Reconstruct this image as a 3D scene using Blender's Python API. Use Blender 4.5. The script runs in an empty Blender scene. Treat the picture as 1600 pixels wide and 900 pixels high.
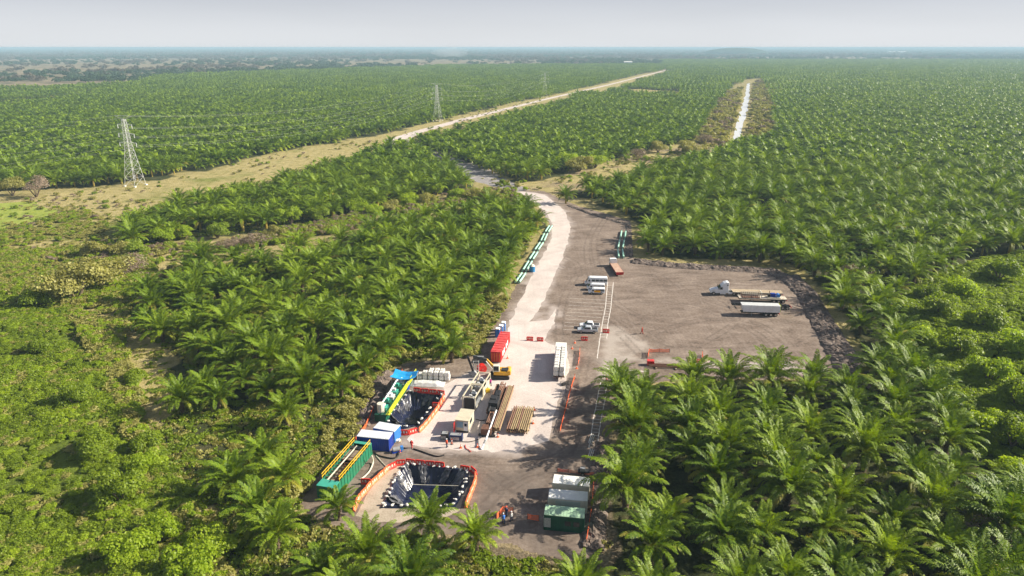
import bpy, math, random
import numpy as np
from mathutils import Vector, Matrix
from mathutils.geometry import tessellate_polygon
R = math.radians
random.seed(7)
rng = np.random.default_rng(11)
scene = bpy.context.scene
C = scene.collection

# ------------------------------------------------------------------ camera, sky, sun, exposure
F = 1066.7; PITCH = R(19.42); H = 70.0
cam = bpy.data.objects.new('camera', bpy.data.cameras.new('camera'))
cam.data.lens = 24; cam.data.sensor_width = 36
cam.data.clip_start = 1; cam.data.clip_end = 60000
cam.location = (0, 0, H); cam.rotation_euler = (R(90) - PITCH, 0, 0)
C.objects.link(cam); scene.camera = cam

SUN_AZ = R(7)      # the sun stands to the right, a little ahead of the camera
SUN_EL = R(30)
world = bpy.data.worlds.new('World'); scene.world = world; world.use_nodes = True
wn = world.node_tree.nodes; wl = world.node_tree.links
sky = wn.new('ShaderNodeTexSky'); sky.sky_type = 'NISHITA'; sky.sun_disc = False
sky.sun_elevation = SUN_EL; sky.sun_rotation = R(90) - SUN_AZ
sky.air_density = 1.0; sky.dust_density = .7; sky.ozone_density = 2.0
bg = wn['Background']; bg.inputs['Strength'].default_value = 0.055
hs = wn.new('ShaderNodeHueSaturation'); hs.inputs['Saturation'].default_value = .35
wl.new(sky.outputs[0], hs.inputs['Color']); tn = wn.new('ShaderNodeMix'); tn.data_type = 'RGBA'; tn.blend_type = 'MULTIPLY'; tn.inputs[0].default_value = 1; tn.inputs[7].default_value = (.90, .94, 1.08, 1)
wl.new(hs.outputs[0], tn.inputs[6]); tc = wn.new('ShaderNodeTexCoord'); sx = wn.new('ShaderNodeSeparateXYZ'); wl.new(tc.outputs['Generated'], sx.inputs[0])
def wr(a, b, c, d, src=None):
    m_ = wn.new('ShaderNodeMapRange'); m_.interpolation_type = 'SMOOTHSTEP'
    for i_, v_ in enumerate((a, b, c, d)): m_.inputs[1+i_].default_value = v_
    wl.new(src or sx.outputs[2], m_.inputs[0]); return m_.outputs[0]
hz_ = wn.new('ShaderNodeMix'); hz_.data_type = 'RGBA'; hz_.inputs[6].default_value = (7.0, 7.2, 7.45, 1); hz_.inputs[7].default_value = (4.9, 5.15, 5.7, 1); wl.new(wr(0, .09, 0, 1), hz_.inputs[0])
cl = wn.new('ShaderNodeTexNoise'); cl.inputs['Scale'].default_value = 3.0; cl.inputs['Detail'].default_value = 5; mpc = wn.new('ShaderNodeMapping'); mpc.inputs['Scale'].default_value = (1, 1, 9)
wl.new(tc.outputs['Generated'], mpc.inputs[0]); wl.new(mpc.outputs[0], cl.inputs['Vector'])
vl = wn.new('ShaderNodeVectorMath'); vl.operation = 'SCALE'; wl.new(hz_.outputs[2], vl.inputs[0]); wl.new(wr(.3, .7, .98, 1.02, cl.outputs['Fac']), vl.inputs['Scale'])
mxh = wn.new('ShaderNodeMix'); mxh.data_type = 'RGBA'; wl.new(wr(.03, .30, .88, 0), mxh.inputs[0]); wl.new(tn.outputs[2], mxh.inputs[6]); wl.new(vl.outputs[0], mxh.inputs[7])
wl.new(mxh.outputs[2], bg.inputs[0])
sun = bpy.data.objects.new('sun', bpy.data.lights.new('sun', 'SUN'))
sun.data.energy = 5.0; sun.data.angle = R(0.6); sun.data.color = (1.0, 0.91, 0.75)
sd = Vector((math.cos(SUN_AZ) * math.cos(SUN_EL), math.sin(SUN_AZ) * math.cos(SUN_EL), math.sin(SUN_EL)))
sun.rotation_euler = sd.to_track_quat('Z', 'Y').to_euler()
C.objects.link(sun)
vs = scene.view_settings
vs.view_transform = 'Standard'; vs.look = 'None'; vs.gamma = 1; vs.use_curve_mapping = False
vs.exposure = 1.05
cy = scene.cycles
cy.use_denoising = True
cy.max_bounces = 5; cy.diffuse_bounces = 2; cy.glossy_bounces = 2; cy.transmission_bounces = 3
cy.volume_bounces = 0; cy.transparent_max_bounces = 8
cy.use_adaptive_sampling = True; cy.adaptive_threshold = 0.02
cy.caustics_reflective = False; cy.caustics_refractive = False

# ------------------------------------------------------------------ helpers
sP, cP = math.sin(PITCH), math.cos(PITCH)
def P(px, py, z=0.0):
    """the point of the place that the photograph shows at this pixel, at height z"""
    dx = (px - 800) / F; dy = (450 - py) / F
    diz = -sP + dy * cP
    t = (z - H) / diz
    return Vector((dx * t, (cP + dy * sP) * t, z))
def pix(x, y, z=0.0):
    dep = y * cP + (H - z) * sP
    up = y * sP - (H - z) * cP
    dep = np.maximum(dep, 1e-3)
    return 800 + F * x / dep, 450 - F * up / dep
def W(poly): return np.array([P(a, b)[:2] for a, b in poly])
def inside(poly, X, Y):
    """points in polygon, all in world metres"""
    n = len(poly); res = np.zeros(np.shape(X), bool); j = n - 1
    for i in range(n):
        xi, yi = poly[i]; xj, yj = poly[j]
        if yi != yj:
            c = ((yi > Y) != (yj > Y)) & (X < (xj - xi) * (Y - yi) / (yj - yi) + xi)
            res ^= c
        j = i
    return res
_perm = np.random.default_rng(5).random((256, 256))
def vnoise(x, y):
    xi = np.floor(x).astype(int); yi = np.floor(y).astype(int)
    fx = x - xi; fy = y - yi; fx = fx*fx*(3-2*fx); fy = fy*fy*(3-2*fy)
    g = lambda a, b: _perm[a & 255, b & 255]
    return (g(xi,yi)*(1-fx)+g(xi+1,yi)*fx)*(1-fy) + (g(xi,yi+1)*(1-fx)+g(xi+1,yi+1)*fx)*fy
def fbm(x, y, o=4):
    s = 0; a = .5; t = 0
    for k in range(o):
        s = s + a * vnoise(x + 17.3*k, y - 9.1*k); t += a; a *= .5; x = x*2.03; y = y*2.03
    return s / t

MATS = {}
def mat(name, col, rough=.65, var=.18, scale=1.5, metal=0.0, bump=0.0, stain=None, stain_amt=.35, spec=.3, coord='Object'):
    if name in MATS: return MATS[name]
    m = bpy.data.materials.new(name); m.use_nodes = True
    n = m.node_tree.nodes; l = m.node_tree.links; b = n['Principled BSDF']
    tc = n.new('ShaderNodeTexCoord'); nz = n.new('ShaderNodeTexNoise')
    nz.inputs['Scale'].default_value = scale; nz.inputs['Detail'].default_value = 6
    l.new(tc.outputs[coord], nz.inputs['Vector'])
    rp = n.new('ShaderNodeValToRGB')
    rp.color_ramp.elements[0].position = .3; rp.color_ramp.elements[1].position = .72
    rp.color_ramp.elements[0].color = tuple(c*(1-var) for c in col) + (1,)
    rp.color_ramp.elements[1].color = tuple(min(1, c*(1+var)) for c in col) + (1,)
    l.new(nz.outputs['Fac'], rp.inputs[0]); out = rp.outputs[0]
    if stain:
        n2 = n.new('ShaderNodeTexNoise'); n2.inputs['Scale'].default_value = scale*.45; n2.inputs['Detail'].default_value = 9
        l.new(tc.outputs[coord], n2.inputs['Vector'])
        r2 = n.new('ShaderNodeMapRange'); r2.inputs[1].default_value = .5; r2.inputs[2].default_value = .7
        r2.inputs[4].default_value = stain_amt
        l.new(n2.outputs['Fac'], r2.inputs[0])
        mx = n.new('ShaderNodeMix'); mx.data_type = 'RGBA'
        l.new(r2.outputs[0], mx.inputs[0]); l.new(out, mx.inputs[6]); mx.inputs[7].default_value = tuple(stain)+(1,)
        out = mx.outputs[2]
    l.new(out, b.inputs['Base Color'])
    b.inputs['Roughness'].default_value = rough; b.inputs['Metallic'].default_value = metal
    b.inputs['Specular IOR Level'].default_value = spec
    if bump:
        bp = n.new('ShaderNodeBump'); bp.inputs['Strength'].default_value = bump; bp.inputs['Distance'].default_value = .1
        l.new(nz.outputs['Fac'], bp.inputs['Height']); l.new(bp.outputs[0], b.inputs['Normal'])
    MATS[name] = m; return m

class MB:
    def __init__(s): s.v = []; s.f = []
    def add(s, vs_, fs):
        o = len(s.v); s.v += [tuple(v) for v in vs_]; s.f += [tuple(i+o for i in f) for f in fs]
    def box(s, c, d, rz=0, taper=1.0, ry=0):
        x, y, z = d[0]/2, d[1]/2, d[2]/2; pts = []
        for sz, k in ((-z, 1), (z, taper)):
            for a, b in ((-x,-y),(x,-y),(x,y),(-x,y)): pts.append(Vector((a*k, b*k, sz)))
        if ry: M = Matrix.Rotation(ry, 3, 'Y'); pts = [M @ p for p in pts]
        if rz: M = Matrix.Rotation(rz, 3, 'Z'); pts = [M @ p for p in pts]
        c = Vector(c); s.add([p + c for p in pts], [(3,2,1,0),(4,5,6,7),(0,1,5,4),(1,2,6,5),(2,3,7,6),(3,0,4,7)]); return s
    def tube(s, a, b, r, n=8, r2=None, cap=True):
        a = Vector(a); b = Vector(b); r2 = r if r2 is None else r2
        d = (b-a).normalized(); u = d.cross(Vector((0,0,1)))
        if u.length < 1e-3: u = Vector((1,0,0))
        u.normalize(); w = d.cross(u)
        vs_ = []
        for p, rr in ((a, r), (b, r2)):
            for k in range(n):
                t = 2*math.pi*k/n; vs_.append(p + (u*math.cos(t)+w*math.sin(t))*rr)
        fs = [(k, (k+1) % n, n+(k+1) % n, n+k) for k in range(n)]
        if cap: fs += [tuple(range(n-1, -1, -1)), tuple(range(n, 2*n))]
        s.add(vs_, fs); return s
    def path(s, pts, r, n=6):
        for a, b in zip(pts[:-1], pts[1:]): s.tube(a, b, r, n)
        return s
    def prism(s, prof, w, y0=0.0, top=1.0):
        """side profile (x,z) extruded across y; top<1 narrows the upper points"""
        zs = [p[1] for p in prof]; z0, z1 = min(zs), max(zs); n = len(prof); vs_ = []
        for sg in (-1, 1):
            for x, z in prof:
                k = 1 - (1-top)*(z-z0)/max(z1-z0, 1e-6); vs_.append((x, y0+sg*w/2*k, z))
        fs = [tuple(range(n)), tuple(range(2*n-1, n-1, -1))]
        fs += [((k+1) % n, k, n+k, n+(k+1) % n) for k in range(n)]
        s.add(vs_, fs); return s
    def blob(s, c, r, seed=0, nu=10, nv=6, rough=.12, rz=0, square=1.0):
        rr = random.Random(seed); vs_ = []; sc = lambda t: math.copysign(abs(t)**square, t)
        for j in range(nv+1):
            ph = -math.pi/2 + math.pi*j/nv
            for i in range(nu):
                th = 2*math.pi*i/nu; k = 1+rr.uniform(-rough, rough)
                x, y = r[0]*k*sc(math.cos(ph))*sc(math.cos(th)), r[1]*k*sc(math.cos(ph))*sc(math.sin(th))
                vs_.append((c[0]+x*math.cos(rz)-y*math.sin(rz), c[1]+x*math.sin(rz)+y*math.cos(rz), c[2]+r[2]*k*sc(math.sin(ph))))
        fs = [(j*nu+i, j*nu+(i+1) % nu, (j+1)*nu+(i+1) % nu, (j+1)*nu+i) for j in range(nv) for i in range(nu)]
        s.add(vs_, fs); return s
    def build(s, name, m, parent=None, smooth=False, bevel=0, loc=None, rz=0):
        me = bpy.data.meshes.new(name); me.from_pydata(s.v, [], s.f); me.update()
        if smooth: me.polygons.foreach_set('use_smooth', [True]*len(me.polygons))
        me.materials.append(m); o = bpy.data.objects.new(name, me); C.objects.link(o)
        if parent: o.parent = parent
        if loc is not None: o.location = loc
        o.rotation_euler.z = rz
        if bevel:
            b = o.modifiers.new('bevel', 'BEVEL'); b.width = bevel; b.segments = 2; b.limit_method = 'ANGLE'
        return o
def tag(o, label=None, cat=None, group=None, kind=None):
    if label: o['label'] = label
    if cat: o['category'] = cat
    if group: o['group'] = group
    if kind: o['kind'] = kind
    return o
def thing(name, label, cat, loc, rz=0, group=None):
    o = bpy.data.objects.new(name, None); C.objects.link(o); o.empty_display_size = .5
    o.location = loc; o.rotation_euler = (0, 0, rz); return tag(o, label, cat, group)
def copy_tree(o, parent=None, loc=None, rz=None, label=None):
    c = o.copy(); C.objects.link(c)
    if parent: c.parent = parent
    if loc is not None: c.location = loc
    if rz is not None: c.rotation_euler.z = rz
    if label: c['label'] = label
    for ch in list(KIDS.get(o.name, [])) if o.name in KIDS else [q for q in o.children]: copy_tree(ch, c)
    return c
KIDS = {}
def sheet(name, loops, z, m, label=None):
    vs_ = []; L = []
    for lp in loops:
        L.append([Vector((x, y, 0)) for x, y in lp]); vs_ += [(x, y, z) for x, y in lp]
    tris = tessellate_polygon(L)
    fs = []
    for t in tris:
        a, b, c = (Vector(vs_[i]) for i in t)
        fs.append(t if (b-a).cross(c-a).z > 0 else (t[0], t[2], t[1]))
    me = bpy.data.meshes.new(name); me.from_pydata(vs_, [], fs); me.update(); me.materials.append(m)
    o = bpy.data.objects.new(name, me); C.objects.link(o); tag(o, label=label, kind='structure'); return o
def ragged(poly, step=1.5, amp=.5, freq=.35, closed=True):
    """a world polygon with its edges resampled and frayed"""
    pts = [Vector((p[0], p[1])) for p in poly]; out = []
    n = len(pts)
    for i in range(n if closed else n-1):
        a, b = pts[i], pts[(i+1) % n]; d = b-a; k = max(1, int(d.length/step)); nr = Vector((-d.y, d.x)).normalized()
        for j in range(k):
            p = a + d*j/k; s = (float(fbm(np.array(p.x*freq+31), np.array(p.y*freq+7), 4))-.5)*2*amp
            s2 = (float(vnoise(np.array(p.x*freq+91), np.array(p.y*freq+57)))-.5)*2*amp
            out.append((p.x+s, p.y+s2))
    return out

# ------------------------------------------------------------------ plan of the place (outlines read off the photograph)
YARD = [(800,297),(850,299),(905,322),(985,345),(987,402),(1060,414),(1215,420),(1262,445),(1300,510),(1342,585),(1300,592),(1130,593),
        (964,598),(955,650),(950,700),(936,760),(932,860),(905,885),(800,852),(700,832),(560,826),(480,806),(470,780),(500,735),(548,690),(572,630),(600,582),
        (640,566),(700,562),(745,558),(765,520),(790,478),(806,445),(835,390),(859,350),(842,325)]
YARD_W = W(YARD)
ROAD_FAR = [(598,220),(640,207),(720,185.5),(850,154.5),(950,132),(1040,109.3),(1044,109.5),(950,133.6),(850,156.8),(724,189),(655,208.5),(640,218),(655,226),(630,228),(612,225)]
ROAD = [(802,299),(826,300),(850,304),(872,320),
        (884,332),(891,352),(886,385),(864,440),(838,490),(826,506),(795,507),(812,470),(845,405),(862,372),(864,350),(852,330),(826,314)]
PAD = [(797,500),(826,502),(856,500),(868,482),(866,505),(849,531),(866,540),(886,545),(890,575),(878,610),(866,650),(858,688),(826,694),(810,707),(770,706),
       (735,703),(690,702),(642,696),(634,688),(655,668),(690,622),(694,600),(724,586),(742,580),(762,592),(778,568),(790,530)]
PIT1 = [(640,613),(690,614),(687,622),(672,640),(654,662),(632,668),(608,668),(610,650),(625,632)]
PIT2 = [(637,727),(700,733),(726,736),(727,756),(707,790),(660,792),(600,791),(608,774),(620,748)]
FILL2 = [(604,735),(622,727),(640,724),(700,730),(735,735),(735,748),(716,796),(690,812),(590,818),(556,806),(575,770)]
ZB = [(845,350),(822,388),(788,446),(770,474),(742,515),(716,548),(700,556),(640,562),(592,578),(566,600),(540,640),(506,668),(500,708),(470,742),(462,795),(545,832),
      (700,842),(800,866),(905,892),(932,872),(934,1300),(330,1300),(385,960),(345,860),(300,770),(236,700),(262,655),(292,625),(290,560),(205,512),(208,485),(262,455),(312,425),(350,412),(420,412),(460,400),
      (530,388),(600,368),(640,354),(700,340),(780,324),(838,334)]
ZC = [(162,384),(205,353),(300,323),(430,293),(475,277),(560,252),(605,230),(655,238),(700,266),(742,292),(700,304),(620,320),(540,338),(430,358),(300,373),(220,388)]
ZD = [(-2500,390),(-600,335),(0,300),(60,295),(150,292),(200,287),(255,277),(330,262),(420,240),(500,226),(600,209),(660,194),(760,170),(850,150),(950,129),(1035,108.5),(1030,101),
      (700,103),(450,112),(240,121),(200,133),(0,141),(-600,152),(-2500,170)]
ZE = [(650,224),(720,206),(850,170),(950,142),(1046,112),(1160,104),(1168,128),(1150,155),(1120,195),(1090,222),(1030,232),(960,250),(900,265),(850,282),(805,284),(765,270),(690,243)]
ZA = [(1198,216),(1196,130),(1165,126),(1160,94),(3600,94),(3600,1500),(940,1500),(942,870),(950,760),(960,700),(960,602),(1180,595),(1320,594),(1374,588),(1330,510),(1290,443),(1222,412),
      (1060,406),(1010,397),(1008,350),(935,318),(893,300),(950,288),(1000,271),(1080,248),(1140,234)]
ZE2 = [(1046,111),(1030,101),(1035,94),(1165,94),(1165,128),(1100,115)]
SCRUB_R = [(1640,392),(1540,404),(1440,440),(1412,480),(1450,570),(1490,650),(1565,770),(1700,880),(2600,1000),(2600,420)]
CANAL_BANK = [(1072,242),(1098,198),(1132,148),(1156,125),(1190,122),(1206,150),(1210,216),(1150,226)]
CANAL = [(1143,226),(1150,196),(1158,172),(1165,146),(1168,130),(1172,130),(1171,150),(1168,172),(1160,200),(1154,226)]
LUSH = [(-2000,470),(60,462),(120,480),(150,540),(210,600),(225,680),(285,760),(330,860),(350,1400),(-2000,1400)]
KORR = [(-2500,480),(0,330),(60,304),(150,296),(255,280),(330,265),(420,243),(600,209),(850,152),(1040,107),(1050,110),(850,172),(650,226),(605,232),(480,270),(300,318),(165,382),(0,440),(-2500,640)]
BARE = [(205,535),(262,540),(270,600),(236,640),(250,690),(300,760),(350,800),(330,820),(280,770),(225,690),(215,620)]
STRIP = [(1140,238),(1080,254),(1000,279),(940,296),(880,305),(800,300),(745,280),(765,272),(805,286),(870,280),(960,250),(1030,233),(1100,222)]
MIDGAP = [(120,420),(162,382),(220,392),(430,364),(540,342),(640,318),(742,292),(800,300),(838,328),(780,312),(700,324),(600,350),(520,366),(440,382),(310,402),(240,445),(180,455)]
TAN = [[(-800,168),(0,160),(90,152),(180,139),(182,142),(100,157),(0,168),(-800,178)], [(960,140),(1000,139),(1075,144),(1070,149),(990,147)]]
FARDRY = [(-6000,175),(-600,152),(0,138),(200,130),(235,119),(450,110),(700,101),(800,96),(640,93),(420,91),(0,96),(-6000,96)]
def inW(poly, X, Y): return inside(W(poly), X, Y)

# ------------------------------------------------------------------ ground materials
def ground_material():
    m = bpy.data.materials.new('ground'); m.use_nodes = True
    n = m.node_tree.nodes; l = m.node_tree.links; b = n['Principled BSDF']
    b.inputs['Roughness'].default_value = .95; b.inputs['Specular IOR Level'].default_value = .1
    geo = n.new('ShaderNodeNewGeometry')
    def noise(sc, det=8, rough=.6):
        t = n.new('ShaderNodeTexNoise'); t.inputs['Scale'].default_value = sc; t.inputs['Detail'].default_value = det
        t.inputs['Roughness'].default_value = rough; l.new(geo.outputs['Position'], t.inputs['Vector']); return t.outputs['Fac']
    def ramp(f, stops):
        r = n.new('ShaderNodeValToRGB'); e = r.color_ramp.elements
        e[0].position, e[0].color = stops[0][0], stops[0][1] + (1,); e[1].position, e[1].color = stops[-1][0], stops[-1][1] + (1,)
        for p_, c_ in stops[1:-1]: q = e.new(p_); q.color = c_ + (1,)
        l.new(f, r.inputs[0]); return r.outputs[0]
    def mix(f, a, c):
        x = n.new('ShaderNodeMix'); x.data_type = 'RGBA'; l.new(f, x.inputs[0]); l.new(a, x.inputs[6]); l.new(c, x.inputs[7]); return x.outputs[2]
    big = noise(.02, 10, .65); mid = noise(.25, 8, .7); fine = noise(2.2, 6, .7)
    at = n.new('ShaderNodeAttribute'); at.attribute_name = 'mask'
    sep = n.new('ShaderNodeSeparateColor'); l.new(at.outputs['Color'], sep.inputs[0])
    litter = ramp(mid, [(.3, (.022,.026,.012)), (.5, (.05,.06,.02)), (.7, (.10,.085,.045))])
    dry = ramp(mid, [(.28, (.17,.17,.05)), (.45, (.33,.28,.11)), (.58, (.42,.35,.17)), (.75, (.36,.33,.12))])
    lush = ramp(mid, [(.3, (.07,.10,.015)), (.6, (.15,.20,.025)), (.8, (.24,.27,.05))])
    soil = ramp(fine, [(.3, (.14,.10,.075)), (.7, (.30,.23,.17))])
    far = ramp(big, [(.34, (.05,.08,.035)), (.44, (.17,.14,.085)), (.53, (.30,.235,.15)), (.60, (.24,.20,.12)), (.68, (.30,.31,.07))])
    col = mix(sep.outputs[0], litter, dry); col = mix(sep.outputs[1], col, lush); col = mix(sep.outputs[2], col, soil)
    col = mix(at.outputs['Alpha'], col, far)
    # fine tufts
    r = n.new('ShaderNodeMapRange'); r.inputs[1].default_value = .35; r.inputs[2].default_value = .65; r.inputs[3].default_value = .6; r.inputs[4].default_value = 1.25
    l.new(fine, r.inputs[0])
    v = n.new('ShaderNodeVectorMath'); v.operation = 'SCALE'; l.new(col, v.inputs[0]); l.new(r.outputs[0], v.inputs['Scale'])
    l.new(v.outputs[0], b.inputs['Base Color'])
    bp = n.new('ShaderNodeBump'); bp.inputs['Strength'].default_value = .8; bp.inputs['Distance'].default_value = .3
    l.new(fine, bp.inputs['Height']); l.new(bp.outputs[0], b.inputs['Normal'])
    return m
def earth(name, cols, sc=.3, fine=3.0, bump=.5, rot=0.0, stretch=(1,1,1), rough=.95, tracks=None):
    m = bpy.data.materials.new(name); m.use_nodes = True
    n = m.node_tree.nodes; l = m.node_tree.links; b = n['Principled BSDF']
    b.inputs['Roughness'].default_value = rough; b.inputs['Specular IOR Level'].default_value = .15
    geo = n.new('ShaderNodeNewGeometry'); mp = n.new('ShaderNodeMapping'); mp.inputs['Rotation'].default_value = (0,0,rot); mp.inputs['Scale'].default_value = stretch
    l.new(geo.outputs['Position'], mp.inputs['Vector'])
    def noise(s_, v_, det=9, ro=.65, dist=0):
        t = n.new('ShaderNodeTexNoise'); t.inputs['Scale'].default_value = s_; t.inputs['Detail'].default_value = det
        t.inputs['Roughness'].default_value = ro; t.inputs['Distortion'].default_value = dist; l.new(v_, t.inputs['Vector']); return t.outputs['Fac']
    a = noise(sc, mp.outputs[0], dist=.6); f = noise(fine, geo.outputs['Position'], 5)
    mm = n.new('ShaderNodeMath'); mm.operation = 'MULTIPLY_ADD'; mm.inputs[1].default_value = .45; l.new(f, mm.inputs[0]); 
    m2 = n.new('ShaderNodeMath'); m2.operation = 'MULTIPLY'; m2.inputs[1].default_value = .55; l.new(a, m2.inputs[0]); l.new(m2.outputs[0], mm.inputs[2])
    r = n.new('ShaderNodeValToRGB'); e = r.color_ramp.elements; lo, hi = .36, .64
    k = len(cols)
    e[0].position, e[0].color = lo, cols[0]+(1,); e[1].position, e[1].color = hi, cols[-1]+(1,)
    for i in range(1, k-1): q = e.new(lo+(hi-lo)*i/(k-1)); q.color = cols[i]+(1,)
    l.new(mm.outputs[0], r.inputs[0]); col = r.outputs[0]
    if tracks:
        for ang, scl, amt, c_ in tracks:      # worn wheel ruts
            wv = n.new('ShaderNodeMapping'); wv.inputs['Rotation'].default_value = (0,0,ang); wv.inputs['Scale'].default_value = (scl, scl*.04, 1)
            l.new(geo.outputs['Position'], wv.inputs['Vector'])
            t = noise(1.0, wv.outputs[0], 6, .65, 2.2)
            q = n.new('ShaderNodeMapRange'); q.inputs[1].default_value = .54; q.inputs[2].default_value = .64; q.inputs[4].default_value = amt; l.new(t, q.inputs[0])
            x = n.new('ShaderNodeMix'); x.data_type = 'RGBA'; l.new(q.outputs[0], x.inputs[0]); l.new(col, x.inputs[6]); x.inputs[7].default_value = c_+(1,)
            col = x.outputs[2]
    l.new(col, b.inputs['Base Color'])
    bp = n.new('ShaderNodeBump'); bp.inputs['Strength'].default_value = bump; bp.inputs['Distance'].default_value = .15
    l.new(mm.outputs[0], bp.inputs['Height']); l.new(bp.outputs[0], b.inputs['Normal'])
    MATS[name] = m; return m

# ------------------------------------------------------------------ the ground: one sheet out to the horizon
def lushmask(X, Y):
    return np.maximum(inW(LUSH, X, Y), inW(SCRUB_R, X, Y)).astype(float)
def hgt(X, Y):
    """gentle hummocks under the rank vegetation, flat elsewhere"""
    m = np.zeros(np.shape(X))
    m = np.where(inW(LUSH, X, Y) & inW(LUSH, X+6, Y+4), 1.0, m)
    m = np.where(inW(SCRUB_R, X, Y) & inW(SCRUB_R, X-6, Y), 1.0, m)
    return m * np.clip(fbm(X*.06, Y*.06, 3)-.35, 0, 1) * 3.2
def build_ground():
    ys = 45 * np.exp(np.arange(0, 1050) * .0062)        # 45 m .. 30 km
    ys = np.concatenate([[-400, -100, 0, 25], ys])
    us = np.linspace(-1, 1, 701)
    half = np.maximum(np.abs(ys) * 1.25, 0) + 90
    Yg = np.repeat(ys[:, None], len(us), 1); Xg = us[None, :] * half[:, None]
    j = 6 * np.minimum(1, Yg/400) + .8
    Xn = Xg + (fbm(Xg*.08, Yg*.08, 3)-.5)*2*j*1.6; Yn = Yg + (fbm(Xg*.08+50, Yg*.08+50, 3)-.5)*2*j*1.6
    kor = inW(KORR, Xn, Yn).astype(float); st = inW(STRIP, Xn, Yn); bare = inW(BARE, Xn, Yn); gap = inW(MIDGAP, Xn, Yn)
    cb = inW(CANAL_BANK, Xn, Yn); tan = inW(TAN[0], Xn, Yn) | inW(TAN[1], Xn, Yn)
    n1 = fbm(Xg*.05, Yg*.05, 4)
    dry = np.clip(kor + st + bare*1. + inW([(-600,430),(0,400),(60,385),(165,378),(250,440),(205,490),(120,478),(60,462)], Xn, Yn)*np.clip((n1-.36)*7, 0, 1) + tan + cb*.8 + gap*np.clip((n1-.3)*6, 0, 1), 0, 1)
    lush = np.clip(inW(LUSH, Xn, Yn)*1. + inW(SCRUB_R, Xn, Yn) + gap*np.clip((.5-n1)*5, 0, 1)*.8, 0, 1)
    lush = np.maximum(lush, kor*np.clip((Xg < -150)*(.5-fbm(Xg*.03, Yg*.03, 4))*5, 0, .7))
    palm = inW(ZA, Xg, Yg) | inW(ZB, Xg, Yg) | inW(ZC, Xg, Yg) | inW(ZD, Xg, Yg) | inW(ZE, Xg, Yg) | inW(ZE2, Xg, Yg)
    palm_n = inW(ZA, Xn, Yn) | inW(ZB, Xn, Yn) | inW(ZC, Xn, Yn) | inW(ZD, Xn, Yn) | inW(ZE, Xn, Yn) | inW(ZE2, Xn, Yn)
    dry = np.maximum(dry, np.where(~palm_n & (lush < .3) & (Yg < 1900), .85, 0))
    soil = np.clip(st*np.clip((n1-.5)*5, 0, .7) + inW([(690,705),(560,690),(470,770),(560,840),(900,900),(960,860),(960,600),(700,600)], Xn, Yn)*.6, 0, 1)
    far = np.clip((Yg-1900)/400, 0, 1) * (~palm)
    far = np.maximum(far, inW(FARDRY, Xn, Yn)*1.)
    Z = hgt(Xg, Yg)
    for pit in (PIT1, PIT2): Z = np.where(inW(pit, Xg, Yg), -4.0, Z)
    nv = Xg.size; nr, nc = Xg.shape
    me = bpy.data.meshes.new('ground')
    co = np.stack([Xg, Yg, Z], -1).reshape(-1, 3).astype(np.float32)
    idx = np.arange(nv).reshape(nr, nc)
    q = np.stack([idx[:-1, :-1], idx[:-1, 1:], idx[1:, 1:], idx[1:, :-1]], -1).reshape(-1, 4)
    me.vertices.add(nv); me.vertices.foreach_set('co', co.ravel())
    me.loops.add(q.size); me.loops.foreach_set('vertex_index', q.ravel().astype(np.int32))
    me.polygons.add(len(q)); me.polygons.foreach_set('loop_start', np.arange(0, q.size, 4, dtype=np.int32))
    me.update(calc_edges=True)
    me.polygons.foreach_set('use_smooth', np.ones(len(q), bool))
    a = me.color_attributes.new('mask', 'FLOAT_COLOR', 'POINT')
    a.data.foreach_set('color', np.stack([dry, lush, soil, far], -1).reshape(-1).astype(np.float32))
    me.materials.append(ground_material())
    o = bpy.data.objects.new('ground', me); C.objects.link(o); tag(o, kind='structure'); return o
build_ground()

def seg_dist(poly, X, Y, closed=True):
    n = len(poly); best = np.full(X.shape, 1e9)
    for i in range(n if closed else n-1):
        (ax, ay), (bx_, by) = poly[i], poly[(i+1) % n]; dx, dy = bx_-ax, by-ay; L2 = dx*dx+dy*dy+1e-9
        t = np.clip(((X-ax)*dx+(Y-ay)*dy)/L2, 0, 1); best = np.minimum(best, np.hypot(X-ax-t*dx, Y-ay-t*dy))
    return best
def soft(poly, X, Y, w):
    p_ = W(poly); d = seg_dist(p_, X, Y); d = np.where(inside(p_, X, Y), d, -d); return np.clip(.5+d/w, 0, 1)
def spline(pp, n=14):
    w_ = [np.array(P(*q)[:2]) for q in pp]; out = []
    for i in range(len(w_)-1):
        p0, p1, p2, p3 = w_[max(i-1,0)], w_[i], w_[i+1], w_[min(i+2,len(w_)-1)]
        for k in range(n):
            u = k/n; out.append(.5*(2*p1+(p2-p0)*u+(2*p0-5*p1+4*p2-p3)*u*u+(3*p1-p0-3*p2+p3)*u**3))
    return np.array(out+[w_[-1]])
TRACKS = [[(872,398),(890,400),(915,402),(930,404)], [(870,392),(884,402),(900,412),(905,430)], [(868,412),(880,420),(900,418),(930,412)], [(955,330),(930,370),(935,420),(960,470),(1010,500)],
          [(940,340),(918,380),(925,440),(948,490),(1000,530)], [(985,440),(1060,455),(1130,470),(1150,500),(1110,530)], [(1000,470),(1090,480),(1180,520),(1220,560)], [(1020,520),(1100,500),(1180,505),(1235,540)],
          [(975,500),(1050,540),(1150,545),(1240,540)], [(990,455),(1080,440),(1180,440)], [(905,560),(895,600),(880,660),(860,720),(800,760)], [(915,560),(905,610),(895,670),(880,730),(840,790)],
          [(700,712),(760,730),(830,728),(890,700),(905,650)], [(650,708),(720,722),(780,748),(840,790)], [(750,740),(790,770),(850,780)], [(760,790),(800,750),(860,730)], [(880,560),(874,520),(880,470),(900,430)], [(640,702),(690,716),(740,716)],
          [(968,520),(1010,560),(1080,590)], [(1040,430),(1100,470),(1200,500)], [(960,425),(1020,430),(1110,425)]]
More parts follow.
